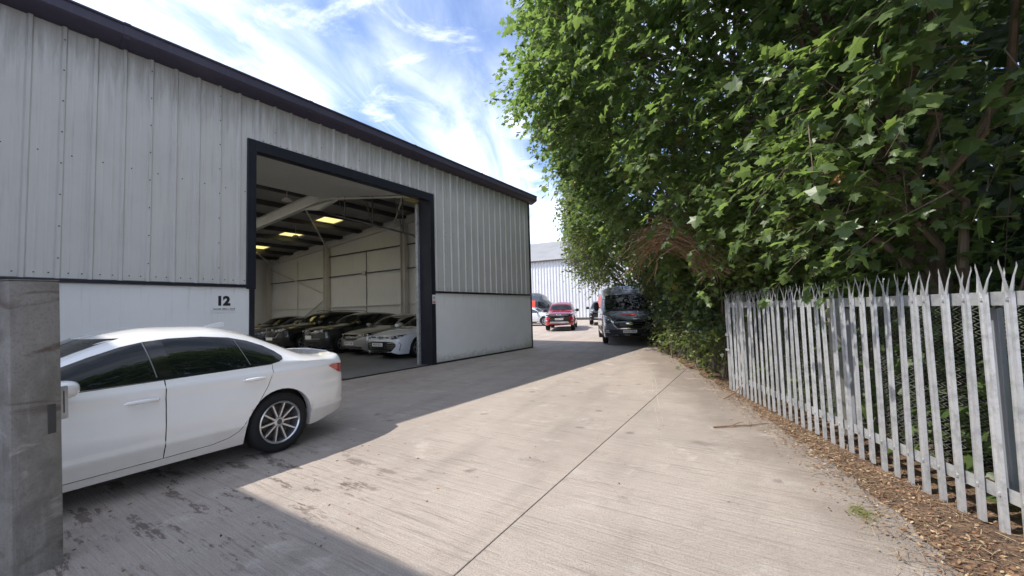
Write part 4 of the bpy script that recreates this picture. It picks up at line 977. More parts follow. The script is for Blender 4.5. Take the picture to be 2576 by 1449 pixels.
# dark grey-green crossover
DGR = paint('dark_olive', (.032, .033, .034), .25, .4)
sp = template(2.2, -2.2, 1.36, -1.32, .92, 1.0, (.95, 1.16), (.25, 1.52), (-.45, 1.63), (-1.75, 1.53), (-2.08, 1.12), 1.05, (1.02, 1.10), .60, .22, .36, ts=.06)
v = Vehicle('parked_crossover', 'dark olive crossover with pale square number plate, middle of the indoor row', 'car', (-15.95, 11.5, .006), R(-90), sp, DGR, GRP)
side_glass(v, [(1.0, 1.05), (.4, 1.33), (0, 1.45), (-.5, 1.53), (-1.3, 1.49), (-1.8, 1.33), (-1.85, 1.16), (0, 1.08)], [[(.85, 1.08), (.3, 1.33), (-.2, 1.47), (-.22, 1.10)], [(-.28, 1.10), (-.26, 1.48), (-1.2, 1.46), (-1.7, 1.30), (-1.75, 1.18)]])
screen(v, 1.18, 1.50, .68, .54); generic_doors(v, .95, -.25, -1.2, 1.04, 1.08, .34, .98, DGR); v.wheels('five', .24); v.mirror(.7, 1.17, .99, DGR)
v.patch('grille', chaikin([(-.55, .93), (.55, .93), (.60, .82), (.45, .74), (-.45, .74), (-.60, .82)], 1), 'F', .006, GLOSS_BLACK)
lamp(v, [(.50, .80), (.50, .92), (.82, .98), (.86, .90), (.70, .80)], LAMP_DARK, 1)
for z in (.79, .845, .9): v.strip('grille_slat', [(-.48, z), (.48, z)], .016, 'F', .01, principled('grille_bar', (.28, .28, .29), .25, .6))
v.strip('bumper_bar', [(-.6, .60), (.6, .60)], .025, 'F', .008, CHROME); v.strip('bumper_bar', [(-.5, .34), (.5, .34)], .025, 'F', .008, PLASTIC)
v.patch('lower_grille', chaikin([(-.6, .50), (.6, .50), (.66, .37), (-.66, .37)], 1), 'F', .005, PLASTIC)
roundel(v, 'F', 0, .86, .085, style='diamond'); v.plate(None, 'F', .655, wd=.42, ht=.15)
# large dark SUV with roof rails
BRO = paint('charcoal_brown', (.036, .035, .036), .22, .4)
sp = template(2.35, -2.35, 1.43, -1.40, .95, 1.04, (1.0, 1.20), (.32, 1.60), (-.4, 1.74), (-2.0, 1.64), (-2.25, 1.2), 1.1, (1.06, 1.12), .64, .24, .37, ts=.06)
v = Vehicle('parked_suv', 'large charcoal SUV with roof rails behind the saloon roof, in the indoor row', 'car', (-18.5, 11.42, .006), R(-91), sp, BRO, GRP)
side_glass(v, [(1.05, 1.09), (.45, 1.40), (.1, 1.52), (-.5, 1.62), (-1.6, 1.58), (-2.1, 1.44), (-2.1, 1.2), (0, 1.12)], [[(.9, 1.12), (.35, 1.40), (-.2, 1.55), (-.22, 1.14)], [(-.28, 1.14), (-.26, 1.56), (-1.15, 1.55), (-1.2, 1.18)], [(-1.26, 1.18), (-1.22, 1.54), (-1.95, 1.42), (-2.0, 1.22)]])
screen(v, 1.22, 1.58, .70, .58); generic_doors(v, 1.0, -.25, -1.25, 1.08, 1.12, .36, 1.0, BRO); v.wheels('five', .25); v.mirror(.75, 1.22, 1.02, BRO)
for sg in (1, -1): MB().tube([(.0, sg * .60, 1.70), (.0 - .15, sg * .60, 1.755), (-1.8, sg * .61, 1.70), (-1.95, sg * .61, 1.64)], .016, 8).build('roof_rail', DARK_STEEL, v.root, smooth=True)
v.patch('grille', chaikin([(-.5, .98), (.5, .98), (.55, .80), (.40, .64), (-.40, .64), (-.55, .80)], 1), 'F', .006, GLOSS_BLACK)
v.strip('grille_trim', [(.56, .80), (.42, .63), (-.42, .63), (-.56, .80)], .022, 'F', .01, CHROME)
lamp(v, [(.55, .90), (.55, .98), (.84, 1.03), (.88, .97), (.75, .90)], LAMP_DARK, 2); roundel(v, 'F', 0, .95, .05, style='oval')
v.patch('lower_grille', chaikin([(-.55, .48), (.55, .48), (.6, .34), (-.6, .34)], 1), 'F', .005, PLASTIC); v.plate(None, 'F', .575)
# dark blue and black hatchbacks further in
for (x, y, nm, lab, col_, dz) in ((-20.95, 11.62, 'parked_hatchback', 'dark blue hatchback in the indoor row beside the left jamb', (.010, .018, .045), 0.), (-23.4, 11.9, 'parked_hatchback', 'black hatchback furthest inside, mostly hidden by the left jamb', (.010, .010, .011), .04)):
    P_ = paint('deep_%d' % int(-x), col_, .22, .3)
    sp = template(2.15, -2.15, 1.32, -1.30, .91, .90 + dz, (.88, 1.08 + dz), (.18, 1.43 + dz), (-.45, 1.52 + dz), (-1.7, 1.44), (-2.02, 1.06), 1.0, (.98, 1.03), .59, .2, .34)
    v = Vehicle(nm, lab, 'car', (x, y, .006), R(-90), sp, P_, GRP)
    side_glass(v, [(.92, 1.0), (.35, 1.24), (0, 1.34), (-.5, 1.42), (-1.2, 1.39), (-1.7, 1.27), (-1.75, 1.08), (0, 1.02)], [[(.75, 1.02), (.28, 1.22), (-.2, 1.37), (-.22, 1.04)], [(-.28, 1.04), (-.26, 1.38), (-1.2, 1.36), (-1.62, 1.23), (-1.65, 1.1)]])
    screen(v, 1.1 + dz, 1.41, .66, .53); v.wheels('five', .22); v.mirror(.62, 1.1, .97, P_); generic_doors(v, .85, -.25, -1.15, .98, 1.02, .3, .9, P_)
    v.patch('grille', chaikin([(-.6, .80), (.6, .80), (.5, .66), (-.5, .66)], 1), 'F', .006, GLOSS_BLACK); lamp(v, [(.50, .74), (.48, .82), (.72, .86), (.84, .87), (.82, .78), (.68, .73)], LAMP_DARK, 2)
    roundel(v, 'F', 0, .73, .06, style='oval')

# ---------------------------------------------------------------- pickups, crossover and vans in the far yard
def pickup(label, loc, hd, pnt, plate):
    sp = template(2.52, -2.85, 1.62, -1.65, .965, 1.12, (1.10, 1.27), (.42, 1.70), (-.2, 1.84), (-1.0, 1.80), (-1.32, 1.28), 1.2, (1.14, 1.18), .66, .34, .39, .455, ts=.05, tb=.05, wt=.80, bulge=.06)
    v = Vehicle('pickup_truck', label, 'pickup', loc, hd, sp, pnt, 'pickups in the far yard')
    side_glass(v, [(1.08, 1.19), (.5, 1.55), (.2, 1.66), (-.4, 1.73), (-1.0, 1.68), (-1.1, 1.25), (0, 1.21)], [[(.92, 1.22), (.42, 1.54), (-.1, 1.68), (-.12, 1.23)], [(-.18, 1.23), (-.16, 1.68), (-.95, 1.65), (-1.02, 1.27)]])
    screen(v, 1.29, 1.68, .72, .60); generic_doors(v, 1.0, -.15, -1.1, 1.16, 1.2, .5, 1.08, pnt); v.wheels('five', .26, .26); v.mirror(.85, 1.28, 1.07, PLASTIC, (.09, .12, .10))
    v.patch('grille', [(-.66, 1.06), (.66, 1.06), (.66, .92), (.52, .80), (-.52, .80), (-.66, .92)], 'F', .008, GLOSS_BLACK)
    for z in (1.015, .945): v.strip('grille_bar', [(-.62, z), (.62, z)], .028, 'F', .016, principled('grille_grey', (.12, .12, .125), .35, .3))
    for sg in (1, -1):
        h = v.patch('headlight', [(sg * .66, .88), (sg * .66, 1.06), (sg * .90, 1.08), (sg * .90, .90)], 'F', .008, LAMP_DARK, None, .06)
        v.strip('running_light', [(sg * .72, 1.045), (sg * .85, 1.05), (sg * .85, .915), (sg * .70, .91)], .03, 'F', .012, LAMP_GLASS, h)
        v.patch('fog_lamp', [(sg * .74, .62), (sg * .74, .68), (sg * .86, .68), (sg * .86, .62)], 'F', .008, LAMP_GLASS, None, .06)
        MB().tube([(.35, sg * .63, 1.74), (.2, sg * .63, 1.82), (-.8, sg * .63, 1.85), (-.95, sg * .63, 1.80)], .02, 8).build('roof_rail', CHROME, v.root, smooth=True)
    v.patch('bumper_panel', [(-.60, .80), (.60, .80), (.72, .56), (-.72, .56)], 'F', .007, PLASTIC)
    v.patch('skid_plate', [(-.55, .585), (.55, .585), (.60, .48), (-.60, .48)], 'F', .012, ALLOY)
    roundel(v, 'F', 0, .985, .085, style='oval', off=.02); v.plate(plate, 'F', .735)
    for sd, vw in ((1, 'L'), (-1, 'R')):
        for xa in (1.62, -1.65):
            arc = [(xa + (.485) * math.cos(a), .39 + .485 * math.sin(a)) for a in np.linspace(R(0), R(180), 15)]
            v.strip('arch_trim', arc, .06, vw, .006, PLASTIC)
        v.strip('side_step', [(1.05, .40), (-1.05, .40)], .06, vw, .05, PLASTIC)
    return v
REDP = paint('deep_red', (.40, .012, .022), .2, .2); BLK = paint('black_metallic', (.015, .016, .019), .2, .3)
pickup('red double-cab pickup with silver bumper bar facing the viewer', (-13.02, 25.5, gz(25.2)), R(-67), REDP, 'WN25 TXH')
pickup('black double-cab pickup half hidden behind the parked van', (-12.45, 31.3, gz(31)), R(-68), BLK, None)
LW = paint('light_silver', (.66, .68, .70), .25, .3)
sp = template(2.15, -2.15, 1.33, -1.30, .92, .95, (.92, 1.10), (.22, 1.46), (-.4, 1.55), (-1.6, 1.47), (-2.0, 1.08), 1.02, (.99, 1.06), .60, .22, .35)
v = Vehicle('silver_crossover', 'silver-white crossover partly hidden between warehouse corner and red pickup', 'car', (-17.5, 29.35, gz(29)), R(4), sp, LW)
side_glass(v, [(.96, 1.02), (.35, 1.28), (0, 1.38), (-.5, 1.45), (-1.2, 1.42), (-1.7, 1.29), (-1.75, 1.12), (0, 1.05)], [[(.8, 1.05), (.28, 1.27), (-.2, 1.40), (-.22, 1.07)], [(-.28, 1.07), (-.26, 1.41), (-1.2, 1.39), (-1.62, 1.27), (-1.65, 1.13)]], glass=principled('clear_dark_glass', (.03, .035, .035), .03, 0, .9))
screen(v, 1.12, 1.44, .66, .54); generic_doors(v, .85, -.25, -1.15, 1.0, 1.05, .36, .93, LW); v.wheels('five', .23); v.mirror(.66, 1.1, .99, PLASTIC)
for vw in 'LR':
    v.patch('side_cladding', [(1.0, .22), (-1.0, .22), (-1.0, .34), (1.0, .34)], vw, .006, PLASTIC, None, .2)
    for xa in (1.33, -1.30): v.strip('arch_trim', [(xa + .43 * math.cos(a), .35 + .43 * math.sin(a)) for a in np.linspace(0, math.pi, 15)], .05, vw, .006, PLASTIC)
    v.strip('painted_crease_shade', [(.9, .48), (-.95, .52)], .03, vw, .004, principled('shadow_line', (.3, .31, .32), .4))  # greyer strip paints a crease's shade onto the doors
lamp(v, [(.50, .80), (.50, .88), (.82, .93), (.84, .85), (.70, .80)], LAMP_DARK, 1); v.patch('grille', [(-.48, .70), (.48, .70), (.48, .86), (-.48, .86)], 'F', .006, GLOSS_BLACK)

RED_DECAL = principled('coral_red', (.78, .085, .06), .4)
def van(label, loc, hd, pnt, plate, roof=2.50):
    sp = template(2.72, -2.82, 1.78, -1.72, 1.035, 1.14, (2.02, 1.36), (1.10, roof - .30), (.25, roof), (-2.60, roof), (-2.74, roof - .06), roof - .1, (1.32, 1.38), .86, .30, .35, .41, ts=.035, tb=.05, wt=.86, bulge=.13, bow=.05, ns=80)
    sp['zt'] = [(2.72, .98), (2.66, 1.08), (2.55, 1.15), (2.35, 1.25), (2.02, 1.37), (1.55, 1.78), (1.22, 2.08), (.85, roof - .18), (.35, roof - .02), (-.5, roof), (-2.6, roof), (-2.76, roof - .05), (-2.82, roof - .2)]
    sp['zr'] = [(2.72, .95), (2.66, 1.05), (2.5, 1.14), (2.25, 1.24), (2.02, 1.33), (1.55, 1.70), (1.22, 1.96), (.85, roof - .33), (.35, roof - .16), (-.5, roof - .12), (-2.6, roof - .12), (-2.76, roof - .17), (-2.82, roof - .3)]
    sp['ze'] = [(2.72, .92), (2.5, 1.06), (2.02, 1.26), (1.6, 1.34), (0, 1.36), (-2.6, 1.38), (-2.82, 1.36)]
    v = Vehicle('panel_van', label, 'van', loc, hd, sp, pnt, 'dark panel vans')
    side_glass(v, [(1.90, 1.36), (1.35, 1.86), (.78, 2.0), (.72, 1.40)], [[(1.72, 1.40), (1.32, 1.80), (.82, 1.94), (.78, 1.43)]])
    v.patch('windscreen', [(-.84, 1.41), (.84, 1.41), (.86, 1.60), (.80, 2.02), (0, 2.05), (-.80, 2.02), (-.86, 1.60)], 'F', .006, GLASS_DARK, None, .09)
    v.patch('cowl_panel', [(-.80, 1.345), (.80, 1.345), (.82, 1.40), (-.82, 1.40)], 'F', .005, PLASTIC)
    w_ = MB()
    for y0, y1 in ((.1, .75), (-.7, -.05)):
        a, n1 = v.hit('F', y0, 1.40); b, n2 = v.hit('F', y1, 1.44); w_.tube([a + n1 * .02, b + n2 * .02], .01, 6)
    w_.build('wiper', PLASTIC, v.root)
    dpl = [(1.95, 1.33), (.70, 1.37), (.70, .42), (1.30, .42), (1.42, .75), (1.72, .82), (1.98, .78)]
    v.doors([dpl], pnt, GLOSS_BLACK, [(.85, 1.22, .18)], hmat=PLASTIC)
    for vw in 'LR':
        v.strip('sliding_door_gap', [(.62, 2.05), (.62, .42), (-.62, .42), (-.62, 2.05)], .008, vw, .003, GLOSS_BLACK)
        v.strip('side_rail', [(-.6, 1.30), (-2.5, 1.30)], .03, vw, .006, PLASTIC); v.strip('rubbing_strip', [(1.25, .55), (-1.2, .55)], .12, vw, .006, PLASTIC); v.strip('rubbing_strip', [(-2.2, .55), (-2.7, .55)], .12, vw, .006, PLASTIC)
        v.patch('red_panel', [(.50, 1.48), (.50, 2.06), (-2.4, 2.06), (-2.4, 1.48)], vw, .005, RED_DECAL, None, .2, 0)
    v.wheels('steel', .21, .22)
    v.mirror(1.78, 1.55, 1.22, PLASTIC, (.08, .11, .19))
    hexg = [(-.50, 1.02), (.50, 1.02), (.63, .90), (.60, .80), (.46, .66), (-.46, .66), (-.60, .80), (-.63, .90)]
    v.patch('grille', hexg, 'F', .008, GLOSS_BLACK); v.strip('grille_surround', hexg, .035, 'F', .014, CHROME, None, True)
    for z, a in ((.96, .5), (.85, .58), (.745, .5)): v.strip('grille_bar', [(-a, z), (a, z)], .04, 'F', .016, PLASTIC)
    lamp(v, [(.66, .92), (.70, 1.06), (.98, 1.20), (1.02, 1.10), (.96, .92), (.80, .84)], LAMP_DARK, 2)
    for sg in (1, -1): v.strip('lamp_surround', [(sg * .66, .92), (sg * .70, 1.06), (sg * .98, 1.20)], .022, 'F', .012, CHROME); v.strip('fog_trim', [(sg * .74, .50), (sg * .95, .51)], .022, 'F', .01, ALLOY); v.patch('fog_lamp', [(sg * .78, .54), (sg * .78, .60), (sg * .90, .60), (sg * .90, .54)], 'F', .01, LAMP_GLASS, None, .05)
    v.patch('bumper', [(-.98, .62), (.98, .62), (.98, .36), (-.98, .36)], 'F', .006, PLASTIC); v.patch('lower_grille', [(-.45, .44), (.45, .44), (.40, .38), (-.40, .38)], 'F', .012, GLOSS_BLACK)
    v.patch('bonnet_sticker', [(-.29, 1.165), (.29, 1.165), (.30, 1.245), (-.30, 1.245)], 'F', .006, RED_DECAL, None, .06)
    roundel(v, 'F', 0, .855, .085, style='oval', off=.025); v.plate(plate, 'F', .545)
    return v
GREYV = paint('van_grey', (.13, .134, .15), .2, .35)
van('dark grey panel van with red bonnet sticker parked under the hedge', (-6.46, 18.72, gz(18)), R(-65.5), GREYV, 'HV74 OKA', 2.48)
van('dark panel van side-on with red panel behind the silver crossover', (-19.3, 32.4, gz(32)), R(8), paint('van_grey_far', (.06, .062, .068), .22, .4), None, 2.78)
# ================================================================ FENCE, GATE AND GATE POST
A0 = Vector((-.92, 8.15)); GD = Vector((1.96, -4.26)).normalized(); GN = Vector((GD.y, -GD.x))       # GN points to the road
def FP(s, o, z=0.):
    """point on the boundary line: s metres away along it beyond the gate, o metres out over the road"""
    p = A0 - GD * s + GN * o; return Vector((p.x, p.y, z))
ang = math.atan2(GD.y, GD.x)                       # local x along the gate towards the viewer, local y = away from road
gate = empty('palisade_gate', (A0.x, A0.y, 0), ang, 'galvanised palisade gate leaf standing open along the hedge', 'gate')
# local frame: x = along GD, y = left of GD; road side is -GN.. find its sign
ly = Vector((-math.sin(ang), math.cos(ang))); RS = 1 if ly.dot(GN) > 0 else -1
def pale_mesh(seed):
    r = random.Random(seed); m = MB(); w2 = .034
    prof = [(-w2, -.001), (-w2 + .009, .012), (-.010, .014), (0, .008), (.010, .014), (w2 - .009, .012), (w2, -.001), (w2 - .012, .006), (.010, .009), (0, .004), (-.010, .009), (-w2 + .012, .006)]
    prof = [(x, RS * (y + .004)) for x, y in prof]
    n = len(prof); z0, z1 = .035 + r.uniform(-.012, .012), 1.535
    vs = [(x, y, z) for z in (z0, .7, z1) for x, y in prof]; fs = [tuple(range(n))[::-1]]
    for k in (0, 1): fs += [(k*n + i, k*n + (i+1) % n, (k+1)*n + (i+1) % n, (k+1)*n + i) for i in range(n)]
    m.add(vs, fs)
    def prong(xa, xb, tip, thick=.006):
        y0 = RS * .012
        b = [(xa, y0 - .003, z1 - .004), (xb, y0 - .003, z1 - .004), (xb, y0 + .003, z1 - .004), (xa, y0 + .003, z1 - .004)]
        mid = [((p[0] * .5 + tip[0] * .5), p[1] * .5 + tip[1] * .5, z1 + (tip[2] - z1) * .5) for p in b]
        t = [(tip[0] - .006, tip[1], tip[2] - .03), (tip[0] + .006, tip[1], tip[2] - .03), tip]
        m.add(b + mid + t, [(0, 1, 5, 4), (1, 2, 6, 5), (2, 3, 7, 6), (3, 0, 4, 7), (4, 5, 9, 8), (6, 7, 8, 9), (5, 6, 9), (7, 4, 8), (8, 9, 10)])
    j = lambda a: r.uniform(-a, a)
    prong(-.034, -.012, (-.054 + j(.008), RS * (-.012 + j(.01)), 1.695 + j(.012)))
    prong(.010, .034, (.046 + j(.008), RS * (-.005 + j(.01)), 1.71 + j(.012)))
    prong(-.013, .012, (.010 + j(.008), RS * (.05 + j(.012)), 1.73 + j(.012)))
    for z in (1.49, .275): m.box(-.009, .009, RS * .012, RS * .024, z - .009, z + .009)
    return m.mesh('pale', GALV)
PM = [pale_mesh(k) for k in range(6)]
NP, PITCH = 42, .1466
for i in range(NP):
    o = link('pale', PM[random.randrange(6)], None, gate); o.location = (i * PITCH, RS * .004, 0); o.rotation_euler = (R(random.gauss(0, .5)), R(random.gauss(0, .45)), R(random.gauss(0, 3)))
LEN = (NP - 1) * PITCH
for z0 in (1.45, .235):     # angle-iron rails
    MB().box(-.03, LEN + .03, RS * -.004, RS * -.010, z0, z0 + .085).box(-.03, LEN + .03, RS * -.0105, RS * -.075, z0 + .004, z0 + .010).build('rail', GALV, gate)
for t in (1.63, 3.14, 4.62): MB().box(t - .04, t + .04, RS * -.080, RS * -.115, .246, 1.43).build('upright', GALV_DARK, gate, bevel=.003, seg=1)
MB().box(-.06, -.024, RS * .02, RS * -.07, .03, 1.6).build('end_stile', GALV, gate, bevel=.003, seg=1)
lk = MB().box(-.045, .09, RS * .022, RS * .05, .955, 1.005).box(-.045, .11, RS * .022, RS * .055, .70, .735).build('slide_latch', GALV, gate, bevel=.004, seg=1)
MB().box(.0, .055, RS * .024, RS * .034, .735, .955).build('lock_plate', GALV_DARK, gate)

CONC_POST = weathered('post_concrete', (.40, .39, .36), (.20, .19, .15), .9, 4, .7, .4, 0, .2, True, 30)
def conc_post(s, label, h=1.66):
    p = FP(s, -.30); o = MB().box(-.06, .06, -.06, .06, -.2, h).build('concrete_post', CONC_POST, None, bevel=.012, smooth=False); o.location = (p.x, p.y, gz(p.y)); o.rotation_euler = (R(random.uniform(-1, 1)), R(random.uniform(-1, 1)), ang)
    tag(o, label, 'post', 'concrete fence posts')
conc_post(.16, 'concrete fence post just beyond the far end of the gate')
conc_post(3.1, 'concrete fence post among the ivy between gate and van'); conc_post(6.0, 'concrete fence post beside the front of the parked van')
conc_post(-2.6, 'concrete fence post behind the middle of the gate', 1.5); conc_post(-5.4, 'concrete fence post behind the near end of the gate', 1.5)
# chain link: woven zig-zag wires
WIRE = weathered('fence_wire', (.34, .35, .33), (.20, .19, .16), .5, 6, .6, 0, .6)
def chain(s0, s1, h, label):
    p0 = FP(s1, -.36); root = empty('chain_link_fence', (p0.x, p0.y, 0), 0, label, 'fence', 'chain-link fence runs')
    D = .055; n = int((s1 - s0) / D); nz = int(h / D); V = []; F = []; r = .0021
    tri = [(math.cos(a), math.sin(a)) for a in (0, 2.094, 4.189)]
    for i in range(n):
        sc_ = s0 + i * D; prev = None; sag = .03 * math.sin(sc_ * 1.7)
        for k in range(2 * nz + 1):
            z = .06 + k * D / 2 * 1.0; s = sc_ + (k % 2) * D * 1.03; dy = .006 if k % 2 else -.006
            p = FP(s, -.36 + sag * math.sin(z * 2) + dy, z + gz(0)) - Vector((p0.x, p0.y, 0))
            b = len(V); V += [(p.x + r * c, p.y + r * c * .4, p.z + r * q) for c, q in tri]
            if k:
                for j in range(3): F.append((b - 3 + j, b - 3 + (j + 1) % 3, b + (j + 1) % 3, b + j))
    tag(link('wire_mesh', np_mesh('wire_mesh', V, F), WIRE, root), kind='stuff')
    for z in (.08, h * .5, h + .05):
        a, b = FP(s0, -.37, z), FP(s1, -.37, z); a.xy -= p0.xy; b.xy -= p0.xy
        MB().tube([a, b], .003, 5).build('line_wire', WIRE, root)
chain(-7.0, .15, 1.45, 'rusty chain-link fence seen between the gate pales'); chain(.28, 6.6, 1.40, 'ivy-grown chain-link fence between the gate and the van')

# gate post at the left edge
def post_material():
    m = principled('gate_post_steel', (.30, .285, .26), .62, .1, .4); n = NT(m); co = n.coord('Object')
    a = n.noise(co, 3.2, 6, .6, .4); b = n.noise(n.coord('Object', (7, 7, .9)), 2.0, 5, .65); f = n.noise(co, 60, 4, .6)
    bands = n.noise(n.coord('Object', (1.2, 1.2, 4.5), loc=(0, 0, 2.3)), 1.3, 5, .6, .8)
    c = n.mix(n.rng(a, .38, .66), (.25, .235, .215), (.15, .138, .122)); c = n.mix(n.math('MULTIPLY', n.rng(b, .52, .7), .5), c, (.33, .315, .295)); c = n.mix(n.math('MULTIPLY', n.rng(f, .5, .66), .4), c, (.13, .12, .105))
    c = n.mix(n.math('MULTIPLY', n.rng(bands, .56, .68), .8), c, (.085, .055, .042)); c = n.mix(n.math('MULTIPLY', n.rng(bands, .40, .30), .7), c, (.42, .395, .355))
    n.col(c); n.bump(n.math('ADD', f, n.math('MULTIPLY', a, 2)), .3, .006); return m
gp_ = empty('gate_post', (-3.945, .50, 0), R(18), 'stained square gate post with latch slot at the left edge', 'post')
PMAT = post_material()
MB().box(-.115, .115, -.115, .115, -.1, 1.765).build('shaft', PMAT, gp_, bevel=.014, smooth=True)
MB().box(-.112, .112, -.112, .112, 1.766, 1.772).build('cap', PMAT, gp_)
MB().box(.1155, .120, .045, .083, .82, 1.0).build('latch_slot', principled('slot_dark', (.05, .048, .045), .7), gp_, bevel=.002)
MB().box(.04, .06, .116, .175, .88, 1.09).build('keeper_plate', GALV, gp_, bevel=.008)
MB().box(.0601, .062, .148, .153, .92, 1.06).build('keeper_slit', INK, gp_)
gp_.rotation_euler = (R(2.2), R(.3), R(18))

# ================================================================ TREES AND HEDGE
def leaf_material(name, c0, c1, tr, gloss=.35, transl=.45):
    m = bpy.data.materials.new(name); m.use_nodes = True; n = NT(m); t = n.t
    at = n.node('ShaderNodeAttribute'); at.attribute_name = 'tint'; oi = n.node('ShaderNodeObjectInfo')
    f = n.math('ADD', at.outputs['Fac'], 0.)
    c = n.mix(f, c0, c1); brown = n.rng(f, .985, .995); c = n.mix(brown, c, (.28, .13, .05))
    n.col(c); n.b.inputs['Roughness'].default_value = .40; n.b.inputs['Specular IOR Level'].default_value = gloss
    tl_ = n.node('ShaderNodeBsdfTranslucent'); n.lk(n.mix(f, tr, tuple(min(1, x * 1.5) for x in tr)), tl_.inputs[0])
    mx = n.node('ShaderNodeMixShader'); mx.inputs[0].default_value = transl
    n.lk(n.b.outputs[0], mx.inputs[1]); n.lk(tl_.outputs[0], mx.inputs[2]); n.lk(mx.outputs[0], t.nodes['Material Output'].inputs[0]); return m
LEAF_M = leaf_material('sycamore_leaf', (.055, .096, .032), (.120, .172, .058), (.21, .31, .07), .5)
LEAF_D = leaf_material('ivy_leaf', (.036, .064, .030), (.084, .122, .052), (.10, .165, .05), .5, .3)
LEAF_Y = leaf_material('hedge_leaf', (.062, .096, .028), (.14, .172, .055), (.20, .26, .065), .35, .4)
BARK = weathered('bark', (.16, .125, .09), (.07, .055, .04), .9, 5, .7, .8, 0, .2, True, 25)
def lobed():
    h = [(0, 0), (.06, .22), (.0, .50), (.20, .40), (.30, .36), (.44, .50), (.56, .64), (.58, .38), (.62, .24), (.76, .26), (1.04, 0)]
    pts = h + [(x, -y) for x, y in h[-2:0:-1]]; V = [(.36, 0, .0)] + [(x, y, -.16 * abs(y) - .14 * x * x) for x, y in pts]; n = len(pts)
    return np.array(V), np.array([(0, 1 + i, 1 + (i + 1) % n) for i in range(n)])
def oval():
    pts = [(0, 0), (.25, .26), (.6, .28), (1, 0), (.6, -.28), (.25, -.26)]; V = [(x, y, -.2 * abs(y) - .12 * x * x) for x, y in pts]
    return np.array(V), np.array([(0, 1, 2), (0, 2, 3), (0, 3, 4), (0, 4, 5)])
def heart():
    pts = [(0, 0), (-.08, .30), (.25, .46), (.62, .28), (1, 0), (.62, -.28), (.25, -.46), (-.08, -.30)]; V = [(.3, 0, 0)] + [(x, y, -.12 * abs(y) - .1 * x * x) for x, y in pts]
    return np.array(V), np.array([(0, 1 + i, 1 + (i + 1) % 8) for i in range(8)])
LOBED, OVAL, HEART = lobed(), oval(), heart()
def vnoise(p, sc):
    """cheap smooth 3-D noise in [-1,1] from summed sines"""
    x, y, z = p[:, 0] * sc, p[:, 1] * sc, p[:, 2] * sc
    return (np.sin(x * 1.3 + 1.7 * np.sin(y * .9 + .4)) + np.sin(y * 1.7 + 1.3 * np.sin(z * 1.1 + 2.1)) + np.sin(z * 1.9 + 1.5 * np.sin(x * 1.2 + .7))) / 3
def fp_arr(s, o, z):
    return np.stack([A0.x - GD.x * s + GN.x * o, A0.y - GD.y * s + GN.y * o, z], 1)
GN3 = np.array([GN.x, GN.y, 0.]); UP = np.array([0, 0, 1.])
def norm(v): return v / np.maximum(np.linalg.norm(v, axis=1, keepdims=True), 1e-9)
def sprays(P, n_leaf, length, size, out=.6, droop=.45, rng=RNG):
    """leafy twigs at the points P: returns leaf origin, axis, normal, size and twig ends"""
    n = len(P); d = norm(GN3 * out + rng.normal(0, .65, (n, 3)) + UP * rng.normal(.05, .3, (n, 1)))
    ln = length * rng.uniform(.6, 1.25, n); k = n_leaf
    t = np.tile(np.linspace(.15, 1, k), n).reshape(n, k) + rng.normal(0, .04, (n, k))
    pos = P[:, None, :] + d[:, None, :] * (t * ln[:, None])[..., None] - UP * (droop * (t ** 2) * ln[:, None])[..., None]
    side = norm(np.cross(d, UP)); sg = np.where(np.arange(k) % 2, 1, -1)
    az = rng.normal(0, .45, (n, k)) + .9 * sg
    ax = d[:, None, :] * np.cos(az)[..., None] + side[:, None, :] * np.sin(az)[..., None]
    ax = ax + rng.normal(0, .25, (n, k, 3)) - UP * (.35 + rng.normal(0, .25, (n, k, 1)))
    pos = pos + ax * (size * .5)
    ax = norm(ax.reshape(-1, 3)); pos = pos.reshape(-1, 3)
    nr = UP * .85 + GN3 * .35 + rng.normal(0, .38, (n * k, 3)); nr = norm(nr - ax * np.sum(nr * ax, 1, keepdims=True))
    return pos, ax, nr, size * np.clip(rng.lognormal(-.08, .33, n * k), .35, 1.6), d, ln
def leaf_mesh(name, shape, pos, ax, nr, sz, tint, mat):
    LV, LT = shape; sd = np.cross(nr, ax); k = len(LV); one = len(pos) == 1
    curl = np.ones(1) if one else RNG.uniform(-.3, 2.4, len(pos)); wid = np.ones(1) if one else RNG.uniform(.72, 1.08, len(pos)); twist = np.zeros(1) if one else RNG.normal(0, .22, len(pos))
    V = pos[:, None, :] + sz[:, None, None] * (LV[None, :, 0:1] * ax[:, None, :] + LV[None, :, 1:2] * wid[:, None, None] * sd[:, None, :] + (LV[None, :, 2:3] * curl[:, None, None] + LV[None, :, 1:2] * LV[None, :, 0:1] * twist[:, None, None]) * nr[:, None, :])
    T = (LT[None] + (np.arange(len(pos)) * k)[:, None, None]).reshape(-1, 3)
    me = np_mesh(name, V.reshape(-1, 3), T, False); at = me.attributes.new('tint', 'FLOAT', 'FACE')
    at.data.foreach_set('value', np.repeat(tint, len(LT)).astype(np.float32)); me.materials.append(mat); return me
